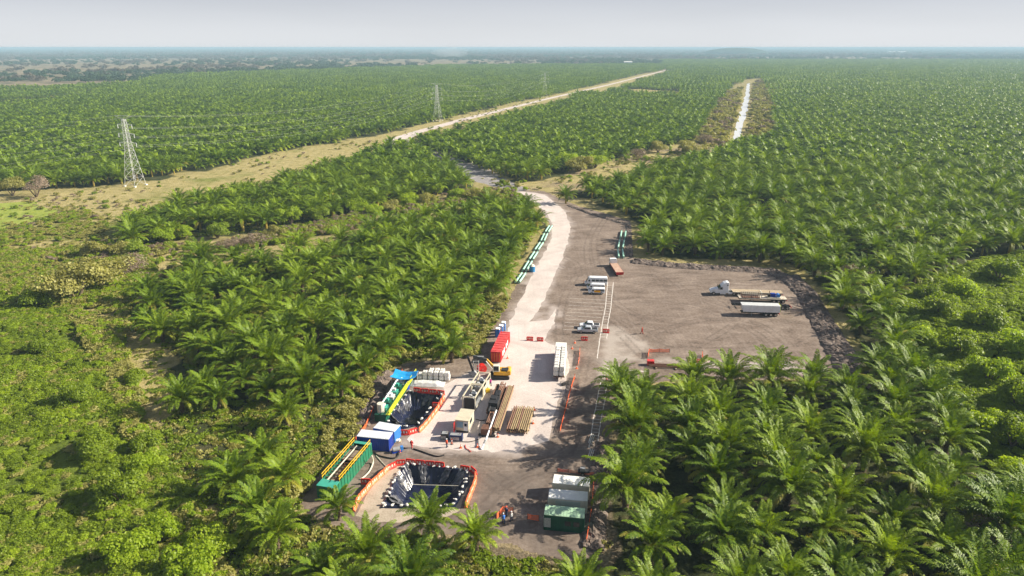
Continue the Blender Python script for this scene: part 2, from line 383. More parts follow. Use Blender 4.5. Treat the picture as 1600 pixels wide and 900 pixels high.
def build_yard():
    w_ = W(YARD); x0, y0 = w_.min(0)-2; x1, y1 = w_.max(0)+2; st = .4
    xs = np.arange(x0, x1, st); ys = np.arange(y0, y1, st); Xg, Yg = np.meshgrid(xs, ys); nr, nc = Xg.shape
    rag = np.array(ragged([tuple(v) for v in YARD_W], 1.5, 1.0))
    Xc = Xg[:-1,:-1]+st/2; Yc = Yg[:-1,:-1]+st/2
    keep = inside(rag, Xc, Yc) & ~inside(W(PIT1), Xc, Yc) & ~inside(W(PIT2), Xc, Yc)
    nz = fbm(Xg*.25, Yg*.25, 5); nf = fbm(Xg*1.1, Yg*1.1, 4)
    fr = (nz-.5)*3.2+(nf-.5)*1.2
    scuff = soft([(944,508),(975,512),(1000,524),(1030,545),(1000,556),(1240,562),(1310,576),(1300,588),(1010,570),(975,566),(968,590),(938,594),(928,576),(936,540)], Xg, Yg, 5)
    scuff = np.clip((scuff-.45)*1.6+fr*.55, 0, 1)
    dr = np.minimum(seg_dist(W(PAD), Xg, Yg), seg_dist(W(ROAD), Xg, Yg)); dust = np.clip(.75-dr/3.0+fr*.6, 0, 1)
    trk = np.zeros(Xg.shape)
    for t_ in TRACKS:
        c_ = spline(t_); d = seg_dist(c_, Xg, Yg, False); trk = np.maximum(trk, np.clip(1-np.abs(d-.95)/.42, 0, 1)*np.clip(.35+nz*1.0, 0, 1)*(nf > .38))
    dark = soft([(560,800),(600,735),(640,700),(760,712),(850,702),(890,650),(905,560),(930,600),(925,880),(700,840)], Xg, Yg, 14)*np.clip((nz-.3)*2.6, 0, 1)
    dark = np.maximum(dark, soft([(590,600),(640,575),(640,570),(590,590),(555,680),(480,780),(500,760),(575,680)], Xg, Yg, 5)*.7)
    idx = np.arange(nr*nc).reshape(nr, nc); q = np.stack([idx[:-1,:-1][keep], idx[:-1,1:][keep], idx[1:,1:][keep], idx[1:,:-1][keep]], -1)
    us, inv = np.unique(q, return_inverse=True); q = inv.reshape(-1, 4)
    me = mesh_raw('yard', np.stack([Xg.ravel()[us], Yg.ravel()[us], np.full(len(us), .004)], -1), q)
    a = me.color_attributes.new('mask', 'FLOAT_COLOR', 'POINT'); a.data.foreach_set('color', np.stack([scuff, dust, dark, trk], -1).reshape(-1,4)[us].reshape(-1).astype(np.float32))
    me.materials.append(m_yard); o = bpy.data.objects.new('yard', me); C.objects.link(o); tag(o, kind='structure')
def mesh_raw(name, V, Q):
    me = bpy.data.meshes.new(name); V = np.asarray(V, np.float32); Q = np.asarray(Q, np.int32); k = Q.shape[1]
    me.vertices.add(len(V)); me.vertices.foreach_set('co', V.ravel()); me.loops.add(Q.size); me.loops.foreach_set('vertex_index', Q.ravel())
    me.polygons.add(len(Q)); me.polygons.foreach_set('loop_start', np.arange(0, Q.size, k, dtype=np.int32)); me.update(calc_edges=True); return me
m_yard = earth('yard_earth', [(.09,.066,.052), (.17,.13,.105), (.235,.185,.15), (.32,.26,.22)], sc=.16, fine=1.6, rot=R(5), stretch=(.7,1.3,1), bump=.6,
               tracks=[(R(81), .35, .18, (.15,.115,.095)), (R(-12), .5, .2, (.33,.275,.235))])
def add_masks(m):
    n = m.node_tree.nodes; l = m.node_tree.links; b = n['Principled BSDF']; src = b.inputs['Base Color'].links[0].from_socket
    at = n.new('ShaderNodeAttribute'); at.attribute_name = 'mask'; sp = n.new('ShaderNodeSeparateColor'); l.new(at.outputs['Color'], sp.inputs[0])
    for f, c_ in ((sp.outputs[2], (.13,.108,.095)), (sp.outputs[0], (.44,.39,.345)), (sp.outputs[1], (.44,.38,.35)), (at.outputs['Alpha'], (.10,.078,.066))):
        k = n.new('ShaderNodeMath'); k.operation = 'MULTIPLY'; k.inputs[1].default_value = .72; l.new(f, k.inputs[0])
        x = n.new('ShaderNodeMix'); x.data_type = 'RGBA'; l.new(k.outputs[0], x.inputs[0]); l.new(src, x.inputs[6]); x.inputs[7].default_value = c_+(1,); src = x.outputs[2]
    l.new(src, b.inputs['Base Color'])
add_masks(m_yard)
m_gravel = earth('pale_gravel', [(.42,.36,.335), (.56,.49,.455), (.66,.59,.55)], sc=.15, fine=2.5, bump=.35, tracks=[(R(10), .7, .35, (.46,.39,.36))])
m_fill = earth('tan_fill', [(.26,.21,.16), (.40,.335,.26), (.50,.43,.35)], sc=.3, fine=4, bump=.5)
m_lime = earth('chalk_line', [(.30,.25,.21), (.62,.58,.54), (.74,.71,.68)], sc=1.2, fine=5, bump=.2)
def resample_closed(poly, n):
    p = np.array(poly + [poly[0]], float); d = np.r_[0, np.cumsum(np.hypot(*np.diff(p, axis=0).T))]
    t = np.linspace(0, d[-1], n, endpoint=False)
    return np.stack([np.interp(t, d, p[:, 0]), np.interp(t, d, p[:, 1])], -1)
h1 = [tuple(v) for v in W(PIT1)]; h2 = [tuple(v) for v in W(PIT2)]
build_yard()
sheet('gravel_road', [ragged([tuple(v) for v in W(ROAD)], 1.5, .8)], .012, m_gravel)
sheet('far_gravel_road', [ragged([tuple(v) for v in W(ROAD_FAR)], 4, .6, .05)], .03, m_gravel)
sheet('gravel_pad', [ragged([tuple(v) for v in W(PAD)], .9, .55, .6)], .016, m_gravel)
sheet('tan_fill_apron', [ragged([tuple(v) for v in W(FILL2)], 1., .4), h2], .010, m_fill)
m_shaded_path = earth('shaded_gravel_path', [(.15,.14,.14), (.27,.25,.25), (.40,.37,.36)], sc=.2, fine=2.5, bump=.5)  # gravel darkened to grey: the shadow over this stretch is put into the colour
sheet('service_track', [ragged([tuple(v) for v in W([(655,226),(690,240),(760,262),(800,285),(830,297),(800,300),(745,284),(690,258)])], 3, .8)], .006, m_shaded_path)
sheet('grass_clearing', [ragged([tuple(v) for v in W([(-300,330),(0,318),(45,315),(95,331),(70,346),(20,352),(0,362),(-300,400)])], 2, 2.5, .1), ], .03, earth('bright_grass', [(.13,.19,.03), (.25,.30,.05), (.33,.36,.09)], sc=.2, fine=1.5))
sheet('canal_water', [ragged([tuple(v) for v in W(CANAL)], 8, 2.2, .03)], .05, mat('sky_bright_water', (.62,.64,.66), rough=.35, var=.12, scale=.02, spec=.5, coord='Generated'))  # whitish base colour paints the bright reflection on the water

# ------------------------------------------------------------------ foliage materials and meshes
def leafmat(name, dark, light, warm, trans=.45, rough=.5, spec=.35):
    m = bpy.data.materials.new(name); m.use_nodes = True
    n = m.node_tree.nodes; l = m.node_tree.links; b = n['Principled BSDF']; out = n['Material Output']
    oi = n.new('ShaderNodeObjectInfo'); geo = n.new('ShaderNodeNewGeometry')
    rp = n.new('ShaderNodeValToRGB'); e = rp.color_ramp.elements
    e[0].position = 0; e[0].color = dark+(1,); e[1].position = 1; e[1].color = light+(1,); q = e.new(.9); q.color = tuple((a+c)/2 for a, c in zip(dark, light))+(1,)
    ad = n.new('ShaderNodeMath'); ad.operation = 'MULTIPLY_ADD'; ad.inputs[1].default_value = .55
    rnd = n.new('ShaderNodeMath'); rnd.operation = 'MULTIPLY'; rnd.inputs[1].default_value = .45
    l.new(geo.outputs['Random Per Island'], ad.inputs[0]); l.new(oi.outputs['Random'], rnd.inputs[0]); l.new(rnd.outputs[0], ad.inputs[2]); l.new(ad.outputs[0], rp.inputs[0])
    at = n.new('ShaderNodeAttribute'); at.attribute_name = 'age'
    mx = n.new('ShaderNodeMix'); mx.data_type = 'RGBA'; l.new(at.outputs['Fac'], mx.inputs[0]); l.new(rp.outputs[0], mx.inputs[6]); mx.inputs[7].default_value = warm+(1,)
    l.new(mx.outputs[2], b.inputs['Base Color']); b.inputs['Roughness'].default_value = rough; b.inputs['Specular IOR Level'].default_value = spec
    tr = n.new('ShaderNodeBsdfTranslucent'); tb = n.new('ShaderNodeMix'); tb.data_type = 'RGBA'; tb.blend_type = 'MULTIPLY'; tb.inputs[0].default_value = 1
    l.new(mx.outputs[2], tb.inputs[6]); tb.inputs[7].default_value = (1.5, 1.5, .5, 1); l.new(tb.outputs[2], tr.inputs[0])
    ms = n.new('ShaderNodeMixShader'); ms.inputs[0].default_value = trans; l.new(b.outputs[0], ms.inputs[1]); l.new(tr.outputs[0], ms.inputs[2]); l.new(ms.outputs[0], out.inputs[0])
    MATS[name] = m; return m
m_palm = leafmat('palm_leaf', (.05,.11,.007), (.38,.49,.022), (.42,.32,.07), trans=.28, rough=.5, spec=.22)
m_bushleaf = leafmat('bush_leaf', (.13,.20,.012), (.36,.44,.03), (.36,.36,.06), trans=.45)
m_limeleaf = leafmat('young_leaf', (.22,.32,.015), (.46,.54,.04), (.3,.34,.06), trans=.5)
m_oliveleaf = leafmat('olive_leaf', (.24,.23,.055), (.46,.44,.15), (.34,.28,.12), trans=.35)
m_twig = leafmat('dry_twigs', (.19,.14,.10), (.38,.29,.22), (.34,.28,.2), trans=.15)
m_farleaf = leafmat('woodland_leaf', (.03,.065,.03), (.09,.13,.04), (.2,.15,.1), trans=.3)
m_fardry = leafmat('dry_woodland_leaf', (.10,.085,.06), (.20,.155,.11), (.2,.15,.1), trans=.2)
m_trunk = mat('palm_trunk', (.13,.095,.06), rough=.9, var=.4, scale=6, bump=.8)
m_wood = mat('bush_wood', (.16,.12,.08), rough=.9, var=.3, scale=5, bump=.5)

def mesh_np(name, V, Q, m, age=None):
    me = bpy.data.meshes.new(name); V = np.asarray(V, np.float32); Q = np.asarray(Q, np.int32); k = Q.shape[1]
    me.vertices.add(len(V)); me.vertices.foreach_set('co', V.ravel())
    me.loops.add(Q.size); me.loops.foreach_set('vertex_index', Q.ravel())
    me.polygons.add(len(Q)); me.polygons.foreach_set('loop_start', np.arange(0, Q.size, k, dtype=np.int32))
    me.update(calc_edges=True); me.materials.append(m)
    if age is not None:
        a = me.attributes.new('age', 'FLOAT', 'POINT'); a.data.foreach_set('value', np.asarray(age, np.float32))
    return me
def crown_mesh(name, seed, fronds=40, per=22, L=5.4, wide=.225, base_z=0.0):
    """an oil palm crown: arching pinnate fronds, each a midrib with many separate leaflets"""
    r = random.Random(seed); V = []; Q = []; A = []
    for f in range(fronds):
        t = (f + r.random()*.6)/fronds                     # 0 youngest, 1 oldest
        az = f*2.39996 + r.uniform(-.2, .2)
        e0 = R(86) - t*R(68) + r.uniform(-.10, .10)
        ln = L*(.80 + .25*math.sin(math.pi*min(1, t*1.1+.1))) * r.uniform(.88, 1.1)
        bend = R(58) + t*R(38) + r.uniform(-.2, .25)
        twist = r.uniform(-.5, .5); az2 = r.uniform(-.25, .25)
        age = max(0.0, (t-.8)*2.6)*r.random() if t > .8 else 0.0
        if r.random() < .06 and t > .5: age = .5
        N = 14; p = Vector((math.cos(az)*.25, math.sin(az)*.25, base_z)); pts = []; dirs = []
        for i in range(N+1):
            s = i/N; el = e0 - bend*s**1.5; a_ = az + az2*s
            d = Vector((math.cos(el)*math.cos(a_), math.cos(el)*math.sin(a_), math.sin(el)))
            pts.append(p.copy()); dirs.append(d); p = p + d*(ln/N)
        def at(s):
            x = s*N; i = min(N-1, int(x)); u = x-i
            return pts[i].lerp(pts[i+1], u), dirs[i].lerp(dirs[i+1], u).normalized()
        # midrib
        for i in range(0, N, 2):
            a, b = pts[i], pts[i+2]; side = dirs[i].cross(Vector((0,0,1)))
            side = (side if side.length > .05 else Vector((-math.sin(az), math.cos(az), 0))).normalized()*(.07*(1-i/N)+.02)
            o = len(V); V += [a-side, a+side, b+side*.8, b-side*.8]; Q.append((o, o+1, o+2, o+3)); A += [age+.25]*4
        for k in range(per):
            s = .14 + .86*(k+.5)/per
            c, d = at(s); side = d.cross(Vector((0,0,1)))
            if side.length < .15: side = Vector((-math.sin(az), math.cos(az), 0))
            side.normalize(); up = side.cross(d).normalized()
            ll = .92*(math.sin(math.pi*min(1, .14+s*.86))**.6)*r.uniform(.85, 1.12)+.12
            for sg in (-1, 1):
                lift = r.uniform(.1, .6) + twist*sg*.5
                q = (side*sg*math.cos(lift) + up*math.sin(lift))*.86 + d*(.45+.35*s)
                q.normalize(); w = d*wide*.5
                mid = c + q*ll*.55; tip = c + q*ll*.92 + Vector((0,0,-1))*ll*(.22+.2*t)
                o = len(V); V += [c-w*.6, c+w*.6, mid+w, tip+w*.25, tip-w*.25, mid-w]
                Q += [(o, o+1, o+2, o+5), (o+5, o+2, o+3, o+4)]; A += [age]*6
    return mesh_np(name, V, Q, m_palm, A)
def trunk_mesh(name, h, seed):
    b = MB(); r = random.Random(seed); n = 9; vs_ = []; lv = 9
    for j in range(lv+1):
        z = h*j/lv
        for i in range(n): 
            th = 2*math.pi*i/n+j*.35; rr = (.34 + .12*math.exp(-z*1.5) + .14*(j/lv)**2)*r.uniform(.85, 1.15); vs_.append((rr*math.cos(th), rr*math.sin(th), z-.1))
    fs = [(j*n+i, j*n+(i+1) % n, (j+1)*n+(i+1) % n, (j+1)*n+i) for j in range(lv) for i in range(n)]
    b.add(vs_, fs)
    for k in range(26):                       # cut frond stubs
        th = k*2.4; z = h*(.25+.75*k/26); d = Vector((math.cos(th), math.sin(th), .9)).normalized(); p0 = Vector((math.cos(th)*.35, math.sin(th)*.35, z)); b.tube(p0, p0+d*.45, .07, 4, .03)
    me = bpy.data.meshes.new(name); me.from_pydata(b.v, [], b.f); me.update(); me.materials.append(m_trunk); return me
TR_H = 2.6
CROWNS = [crown_mesh('palm_crown', 100+i, fronds=(31, 34, 28, 35, 30)[i], L=(6.1, 6.4, 5.8, 6.3, 6.0)[i]) for i in range(5)]
TRUNKS = [trunk_mesh('palm_trunk', TR_H, i) for i in range(2)]
def low_crown(seed, fronds=22, segs=5, L=5.4):
    r = random.Random(seed); V = []; Q = []; A = []
    for f in range(fronds):
        t = (f+.5)/fronds; az = f*2.39996; e0 = R(86)-t*R(92)+r.uniform(-.1,.1); bend = R(75)+r.uniform(-.2,.3); ln = L*r.uniform(.85,1.1)
        p = Vector((0,0,TR_H)); age = .5*r.random() if t > .9 else 0
        for i in range(segs):
            s = i/segs; s2 = (i+1)/segs
            def dd(u): el = e0-bend*u**1.5; return Vector((math.cos(el)*math.cos(az), math.cos(el)*math.sin(az), math.sin(el)))
            p2 = p + dd(s)*ln/segs; side = Vector((-math.sin(az), math.cos(az), 0))
            for sg in (-1, 1):
                w = .95*math.sin(math.pi*min(1,.2+s*.75)); lf = r.uniform(-.2,.5)
                o = len(V); V += [p, p2, p2+side*sg*w*.7+dd(s)*.5+Vector((0,0,lf*w)), p+side*sg*w+dd(s)*.3+Vector((0,0,lf*w-.2))]; Q.append((o,o+1,o+2,o+3)); A += [age]*4
            p = p2
    return np.array([tuple(v) for v in V]), np.array(Q), np.array(A)
def clump_mesh(name, seed, n, rx, rz, leaf, m, lobes=7, up=0.3):
    """leaf clumps spread through a lumpy volume, hollow shaded middle"""
    r = np.random.default_rng(seed); V = []; Q = []
    lc = np.stack([r.uniform(-1,1,lobes)*rx*.62, r.uniform(-1,1,lobes)*rx*.62, r.uniform(.25,.75,lobes)*rz], -1); lr = r.uniform(.3,.52,lobes)*rx
    k = r.integers(0, lobes, n); d = r.normal(size=(n,3)); d /= np.linalg.norm(d, axis=1)[:,None]; d[:,2] = np.abs(d[:,2])*.9-.15*r.random(n)
    rad = lr[k]*(.72+.34*r.random(n)); c = lc[k] + d*rad[:,None]*np.array([1,1,min(1, rz/rx*1.3)])
    c[:,2] = np.maximum(c[:,2], .05)
    nrm = d + r.normal(size=(n,3))*.55 + np.array([0,0,up]); nrm /= np.linalg.norm(nrm, axis=1)[:,None]
    a = np.cross(nrm, r.normal(size=(n,3))); a /= np.linalg.norm(a, axis=1)[:,None]; b = np.cross(nrm, a)
    s = leaf*(.6+.8*r.random(n))[:,None]
    V = np.concatenate([c-a*s-b*s*.3, c-a*s*.1-b*s*.75, c+a*s+b*s*.1, c+a*s*.0+b*s*.75], 1).reshape(-1,3)
    Q = np.arange(4*n).reshape(-1,4)
    return mesh_np(name, V, Q, m)

hidden = bpy.data.collections.new('sources')
def source(name, me, coll):
    o = bpy.data.objects.new(name, me); coll.objects.link(o); return o
def scatter(name, pts, scl, rot, idx, sources, label, cat, kind='stuff', zs=None):
    """one 'stuff' object: points carrying copies of the given meshes through geometry nodes"""
    coll = bpy.data.collections.new(name+'_kinds')
    for i, me in enumerate(sources): source('%s_kind_%02d' % (name, i), me, coll)
    me = bpy.data.meshes.new(name); n = len(pts)
    me.vertices.add(n); me.vertices.foreach_set('co', np.asarray(pts, np.float32).ravel()); me.update()
    for nm, ty, d in (('sc', 'FLOAT', scl), ('rz', 'FLOAT', rot), ('zz', 'FLOAT', zs if zs is not None else scl)):
        a = me.attributes.new(nm, ty, 'POINT'); a.data.foreach_set('value', np.asarray(d, np.float32))
    a = me.attributes.new('pick', 'INT', 'POINT'); a.data.foreach_set('value', np.asarray(idx, np.int32))
    o = bpy.data.objects.new(name, me); C.objects.link(o); tag(o, label, cat, kind=kind)
    g = bpy.data.node_groups.new(name, 'GeometryNodeTree'); g.is_modifier = True
    g.interface.new_socket('Geometry', in_out='INPUT', socket_type='NodeSocketGeometry'); g.interface.new_socket('Geometry', in_out='OUTPUT', socket_type='NodeSocketGeometry')
    N = g.nodes; L = g.links
    gi = N.new('NodeGroupInput'); go = N.new('NodeGroupOutput'); ip = N.new('GeometryNodeInstanceOnPoints'); ci = N.new('GeometryNodeCollectionInfo')
    ci.inputs['Collection'].default_value = coll; ci.inputs['Separate Children'].default_value = True; ci.inputs['Reset Children'].default_value = True
    def attr(nm, dt):
        x = N.new('GeometryNodeInputNamedAttribute'); x.data_type = dt; x.inputs['Name'].default_value = nm; return x.outputs['Attribute']
    ip.inputs['Pick Instance'].default_value = True
    L.new(gi.outputs[0], ip.inputs['Points']); L.new(ci.outputs[0], ip.inputs['Instance']); L.new(attr('pick', 'INT'), ip.inputs['Instance Index'])
    cr = N.new('ShaderNodeCombineXYZ'); L.new(attr('rz', 'FLOAT'), cr.inputs[2]); L.new(cr.outputs[0], ip.inputs['Rotation'])
    cs = N.new('ShaderNodeCombineXYZ'); s_ = attr('sc', 'FLOAT'); L.new(s_, cs.inputs[0]); L.new(s_, cs.inputs[1]); L.new(attr('zz', 'FLOAT'), cs.inputs[2]); L.new(cs.outputs[0], ip.inputs['Scale'])
    L.new(ip.outputs[0], go.inputs[0])
    md = o.modifiers.new('scatter', 'NODES'); md.node_group = g; return o

# ------------------------------------------------------------------ oil palms
SP = 8.8
def lattice(x0, x1, y0, y1, ang, sp=SP):
    c_, s_ = math.cos(ang), math.sin(ang); Rr = max(abs(x0), abs(x1), abs(y0), abs(y1))*1.5
    cx, cy_ = (x0+x1)/2, (y0+y1)/2; hr = math.hypot(x1-x0, y1-y0)/2
    a = np.arange(-hr, hr, sp); b = np.arange(-hr, hr, sp*.866)
    A, B = np.meshgrid(a, b); A = A + (np.arange(len(b)) % 2)[:, None]*sp/2
    X = A*c_-B*s_+cx; Y = A*s_+B*c_+cy_
    k = (X > x0) & (X < x1) & (Y > y0) & (Y < y1); return X[k], Y[k]
def palm_ok(X, Y):
    z = inW(ZA, X, Y) | inW(ZB, X, Y) | inW(ZC, X, Y) | inW(ZD, X, Y) | inW(ZE, X, Y) | inW(ZE2, X, Y)
    for ex in (SCRUB_R, CANAL_BANK, BARE, TAN[0], TAN[1], STRIP): z &= ~inW(ex, X, Y)
    return z & ~inside(YARD_W, X, Y)
NEAR_FAR = 1000.0
X, Y = lattice(-1100, 1100, 20, NEAR_FAR, R(12))
X = X + rng.normal(0, 1.15, X.shape); Y = Y + rng.normal(0, 1.15, X.shape)
k = palm_ok(X, Y) & (np.abs(X) < Y*.95+70)
X, Y = X[k], Y[k]
# missing palms here and there, thinner towards the lower left
px, py = pix(X, Y)
thin = rng.random(X.shape) > .035
left_thin = (px < 560) & (py > 590) & (px > 200)
thin &= ~(left_thin & (rng.random(X.shape) < .38))
thin &= ~((px > 835) & (px < 968) & (py < 922) & (py > 700))
X, Y, px, py = X[thin], Y[thin], px[thin], py[thin]
# extra palms that the photograph shows standing alone
solo = [(792, 935), (850, 940), (905, 944), (706, 566), (252, 372), (884, 318), (530, 812), (672, 840), (745, 862)]
for a, b in solo:
    p = P(a, b); dd_ = np.hypot(X-p.x, Y-p.y); q = dd_ > 6
    X, Y, px, py = X[q], Y[q], px[q], py[q]
    X = np.append(X, p.x); Y = np.append(Y, p.y); px = np.append(px, a); py = np.append(py, b)
scl = rng.normal(1.09, .14, X.shape).clip(.74, 1.4); scl[-3:] = .84
scl = np.where((px > 820) & (px < 985) & (py > 890), scl.clip(.7, .88), scl)
scl = np.where((px > 200) & (px < 560) & (py > 590), scl*.88, scl)
scl = np.where((px > 1180) & (py < 216+(px-1195)*.075), scl*.93, scl); rot = rng.random(X.shape)*6.283; zsc = scl*rng.uniform(.88, 1.15, X.shape)
inview = (px > -25) & (px < 1625) & (py < 950) & (py > 60)
dist = np.hypot(Y, 70) + 0*X
order = np.argsort(np.where(inview, np.sqrt(X**2+Y**2+4900), 1e9))[:300]
single = np.zeros(X.shape, bool); single[order] = True

LAND = [('the red shipping container', (772,566)), ('the yellow excavator', (785,590)), ('the near lined pit', (650,800)), ('the green mud tank with yellow rails', (520,770)),
        ('the dark blue container', (575,700)), ('the far lined pit', (640,640)), ('the green and white site cabins', (885,840)), ('the two parked silver pickups', (920,520)),
        ('the orange fence in the yard', (1050,600)), ('the white bulk bags by the trees', (668,590)), ('the bottom left corner', (350,890)),
        ('the bottom right corner', (1590,890)), ('the middle of the right half bottom edge', (1250,890)), ('the bare trodden gap left of the grove', (250,640)),
        ('the striped walkway', (935,640)), ('the two people near the bottom edge', (790,815)), ('the right end of the yard', (1345,600)), ('the left pipe row', (812,440)), ('the green scrub at the right edge', (1500,660)), ('the parked minibus', (930,445)), ('the blue tank by the left pipes', (831,424)), ('the right pipe rows', (972,384)), ('the dead brown bush right of the yard', (1337,448)),
        ('the portable toilets', (780,522)), ('the wide leafless thicket', (395,385)), ('the olive trees at the left', (170,450)), ('the white tipper trailer', (1186,492)), ('the mud recycling plant', (600,630)), ('the striped walkway top', (955,441))]
landw = np.array([P(*c)[:2] for _, c in LAND])
D2 = np.hypot(X[order][:,None]-landw[None,:,0], Y[order][:,None]-landw[None,:,1])
near = D2.argmin(1); labels = {}
ORD = ['nearest', 'second nearest', 'third nearest', 'fourth nearest', 'fifth nearest', 'sixth nearest', 'seventh nearest', 'eighth nearest']
for j in range(len(LAND)):
    allk = np.argsort(D2[:, j])
    for rk, q in enumerate(allk[:8]):
        if q not in labels: labels[q] = 'oil palm standing %s to %s' % (ORD[rk], LAND[j][0])
def zone_label(x, y, a, b):
    if a > 940: 
        if b > 760: return 'mature oil palm deep in the dense grove along the lower right edge', 'oil palms in the lower right grove'
        if b > 625 and a < 1450: return 'mature oil palm in the closed block directly below the truck yard', 'oil palms between the yard and the lower right'
        return 'mature oil palm in the closed block right of the truck yard', 'oil palms right of the yard'
    if b > 800: return 'mature oil palm in the row along the bottom edge left of the cabins', 'oil palms along the bottom edge'
    if b > 600: return 'spreading oil palm in the loose stand left of the lined pits', 'oil palms left of the pits'
    return 'mature oil palm in the grove left of the gravel road', 'oil palms left of the gravel road'
LEV_L = [('the near lined pit', 770), ('the far lined pit', 640), ('the yellow excavator', 588), ('the red container', 550), ('the portable toilets', 521), ('the left pipes lower end', 444), ('the blue tank', 424), ('the left pipes upper end', 356)]
LEV_R = [('the three site containers', 790), ('the lower striped walkway', 650), ('the orange trench fence', 575), ('the white tipper trailer', 492), ('the white semi tractor', 459), ('the flatbed lorry', 419), ('the right pipe rows', 384)]
NUM_ = ['twenty first','twenty second','twenty third','twenty fourth','twenty fifth','twenty sixth','twenty seventh','twenty eighth','twenty ninth','thirtieth','thirty first','thirty second','thirty third','thirty fourth','thirty fifth','thirty sixth','thirty seventh','thirty eighth','thirty ninth','fortieth']
NUM = ['first','second','third','fourth','fifth','sixth','seventh','eighth','ninth','tenth','eleventh','twelfth','thirteenth','fourteenth','fifteenth','sixteenth','seventeenth','eighteenth','nineteenth','twentieth']
groups_ = {}
for rank, q in enumerate(order):
    if rank in labels: continue
    i = int(q); L_ = LEV_R if px[i] > 900 else LEV_L
    yy_ = [P(800, b)[1] for _, b in L_]; j = int(np.argmin([abs(Y[i]-v) for v in yy_])); dl = Y[i]-yy_[j]
    w_ = 'level with' if abs(dl) < 4 else ('just beyond' if dl > 0 else 'just nearer than'); w_ = w_ if abs(dl) < 12 else ('well beyond' if dl > 0 else 'well nearer than')
    groups_.setdefault((px[i] > 900, j, w_), []).append(rank)
for (right, j, w_), rs in groups_.items():
    rs.sort(key=lambda t_: X[order[t_]] if right else -X[order[t_]])
    for n_, t_ in enumerate(rs):
        nm_ = (LEV_R if right else LEV_L)[j][0]; nw_ = (NUM+NUM_)[min(n_, 39)]
        labels[t_] = '%s oil palm %s the yard, %s %s' % (nw_, 'right of' if right else 'left of', w_, nm_)
for rank, q in enumerate(order):
    i = int(q); s = float(scl[i])
    zl, zg = zone_label(X[i], Y[i], px[i], py[i])
    r_ = bpy.data.objects.new('oil_palm', None); C.objects.link(r_)
    r_.location = (float(X[i]), float(Y[i]), 0); r_.rotation_euler = (random.uniform(-.06, .06), random.uniform(-.06, .06), float(rot[i])); r_.scale = (s, s, float(zsc[i]))
    tag(r_, labels.get(rank, zl), 'palm tree', zg)
    cr = bpy.data.objects.new('crown', CROWNS[i % 5]); C.objects.link(cr); cr.parent = r_; cr.location = (0, 0, TR_H)
    tk = bpy.data.objects.new('trunk', TRUNKS[i % 2]); C.objects.link(tk); tk.parent = r_
rest = ~single
# whole-palm source meshes for the plantation beyond
def whole(i):
    cm = CROWNS[i]; nv = len(cm.vertices); co = np.empty(nv*3, np.float32); cm.vertices.foreach_get('co', co); co = co.reshape(-1,3); co[:,2] += TR_H
    lp = np.empty(len(cm.loops), np.int32); cm.loops.foreach_get('vertex_index', lp); ag = np.empty(nv, np.float32); cm.attributes['age'].data.foreach_get('value', ag)
    t = np.linspace(0, 2*math.pi, 7)[:-1]; tv = np.concatenate([np.stack([.4*np.cos(t), .4*np.sin(t), t*0], -1), np.stack([.4*np.cos(t), .4*np.sin(t), t*0+TR_H], -1)])
    tq = np.array([(a, (a+1) % 6, 6+(a+1) % 6, 6+a) for a in range(6)])+nv
    return mesh_np('palm', np.concatenate([co, tv]), np.concatenate([lp.reshape(-1,4), tq]), m_palm, np.concatenate([ag, np.ones(12)]))
srcs = [whole(i) for i in range(5)]
lows = []
for s_ in range(4):
    V, Q, A = low_crown(s_); lows.append(mesh_np('palm_far', V, Q, m_palm, A))
def patch(seed):
    r = random.Random(seed); VV = []; QQ = []; AA = []; o = 0
    for a in range(3):
        for b in range(3):
            V, Q, A = low_crown(seed*10+a*3+b, 13, 3)
            th = r.random()*6; c_, s_ = math.cos(th), math.sin(th); k_ = r.uniform(.85,1.15)
            V = V*k_; V2 = V.copy(); V2[:,0] = V[:,0]*c_-V[:,1]*s_+(a-1)*SP*1.0+(b % 2)*SP/2; V2[:,1] = V[:,0]*s_+V[:,1]*c_+(b-1)*SP*.866
            VV.append(V2); QQ.append(Q+o); AA.append(A); o += len(V)
    return mesh_np('palm_patch', np.concatenate(VV), np.concatenate(QQ), m_palm, np.concatenate(AA))
patches = [patch(s_) for s_ in range(5)]
pts = np.stack([X[rest], Y[rest], X[rest]*0], -1)
pk = np.where(dist[rest] < 420, rng.integers(0, 5, rest.sum()), 5+rng.integers(0, 4, rest.sum()))
# far blocks, three by three palms at a time
Xf, Yf = lattice(-5200, 5200, NEAR_FAR, 5600, R(12), SP*3)
k = palm_ok(Xf, Yf) & (np.abs(Xf) < Yf*.86+100); Xf, Yf = Xf[k], Yf[k]
Xf = Xf + rng.normal(0, 2.2, Xf.shape); Yf = Yf + rng.normal(0, 2.2, Yf.shape)
k = rng.random(Xf.shape) > .03; Xf, Yf = Xf[k], Yf[k]
nf = len(Xf)
pts = np.concatenate([pts, np.stack([Xf, Yf, Xf*0], -1)]); pk = np.concatenate([pk, 9+rng.integers(0, 5, nf)])
sc_all = np.concatenate([scl[rest], rng.uniform(.9, 1.1, nf)]); rz_all = np.concatenate([rot[rest], R(12)+rng.integers(0, 2, nf)*math.pi]); zz_all = np.concatenate([zsc[rest], rng.uniform(.7, 1.35, nf)])
print('palms', rest.sum(), 'patches', nf)
scatter('palm_plantation', pts, sc_all, rz_all, pk, srcs+lows+patches, 'oil palm plantation reaching from the groves to the hazy horizon', 'palm plantation', zs=zz_all)

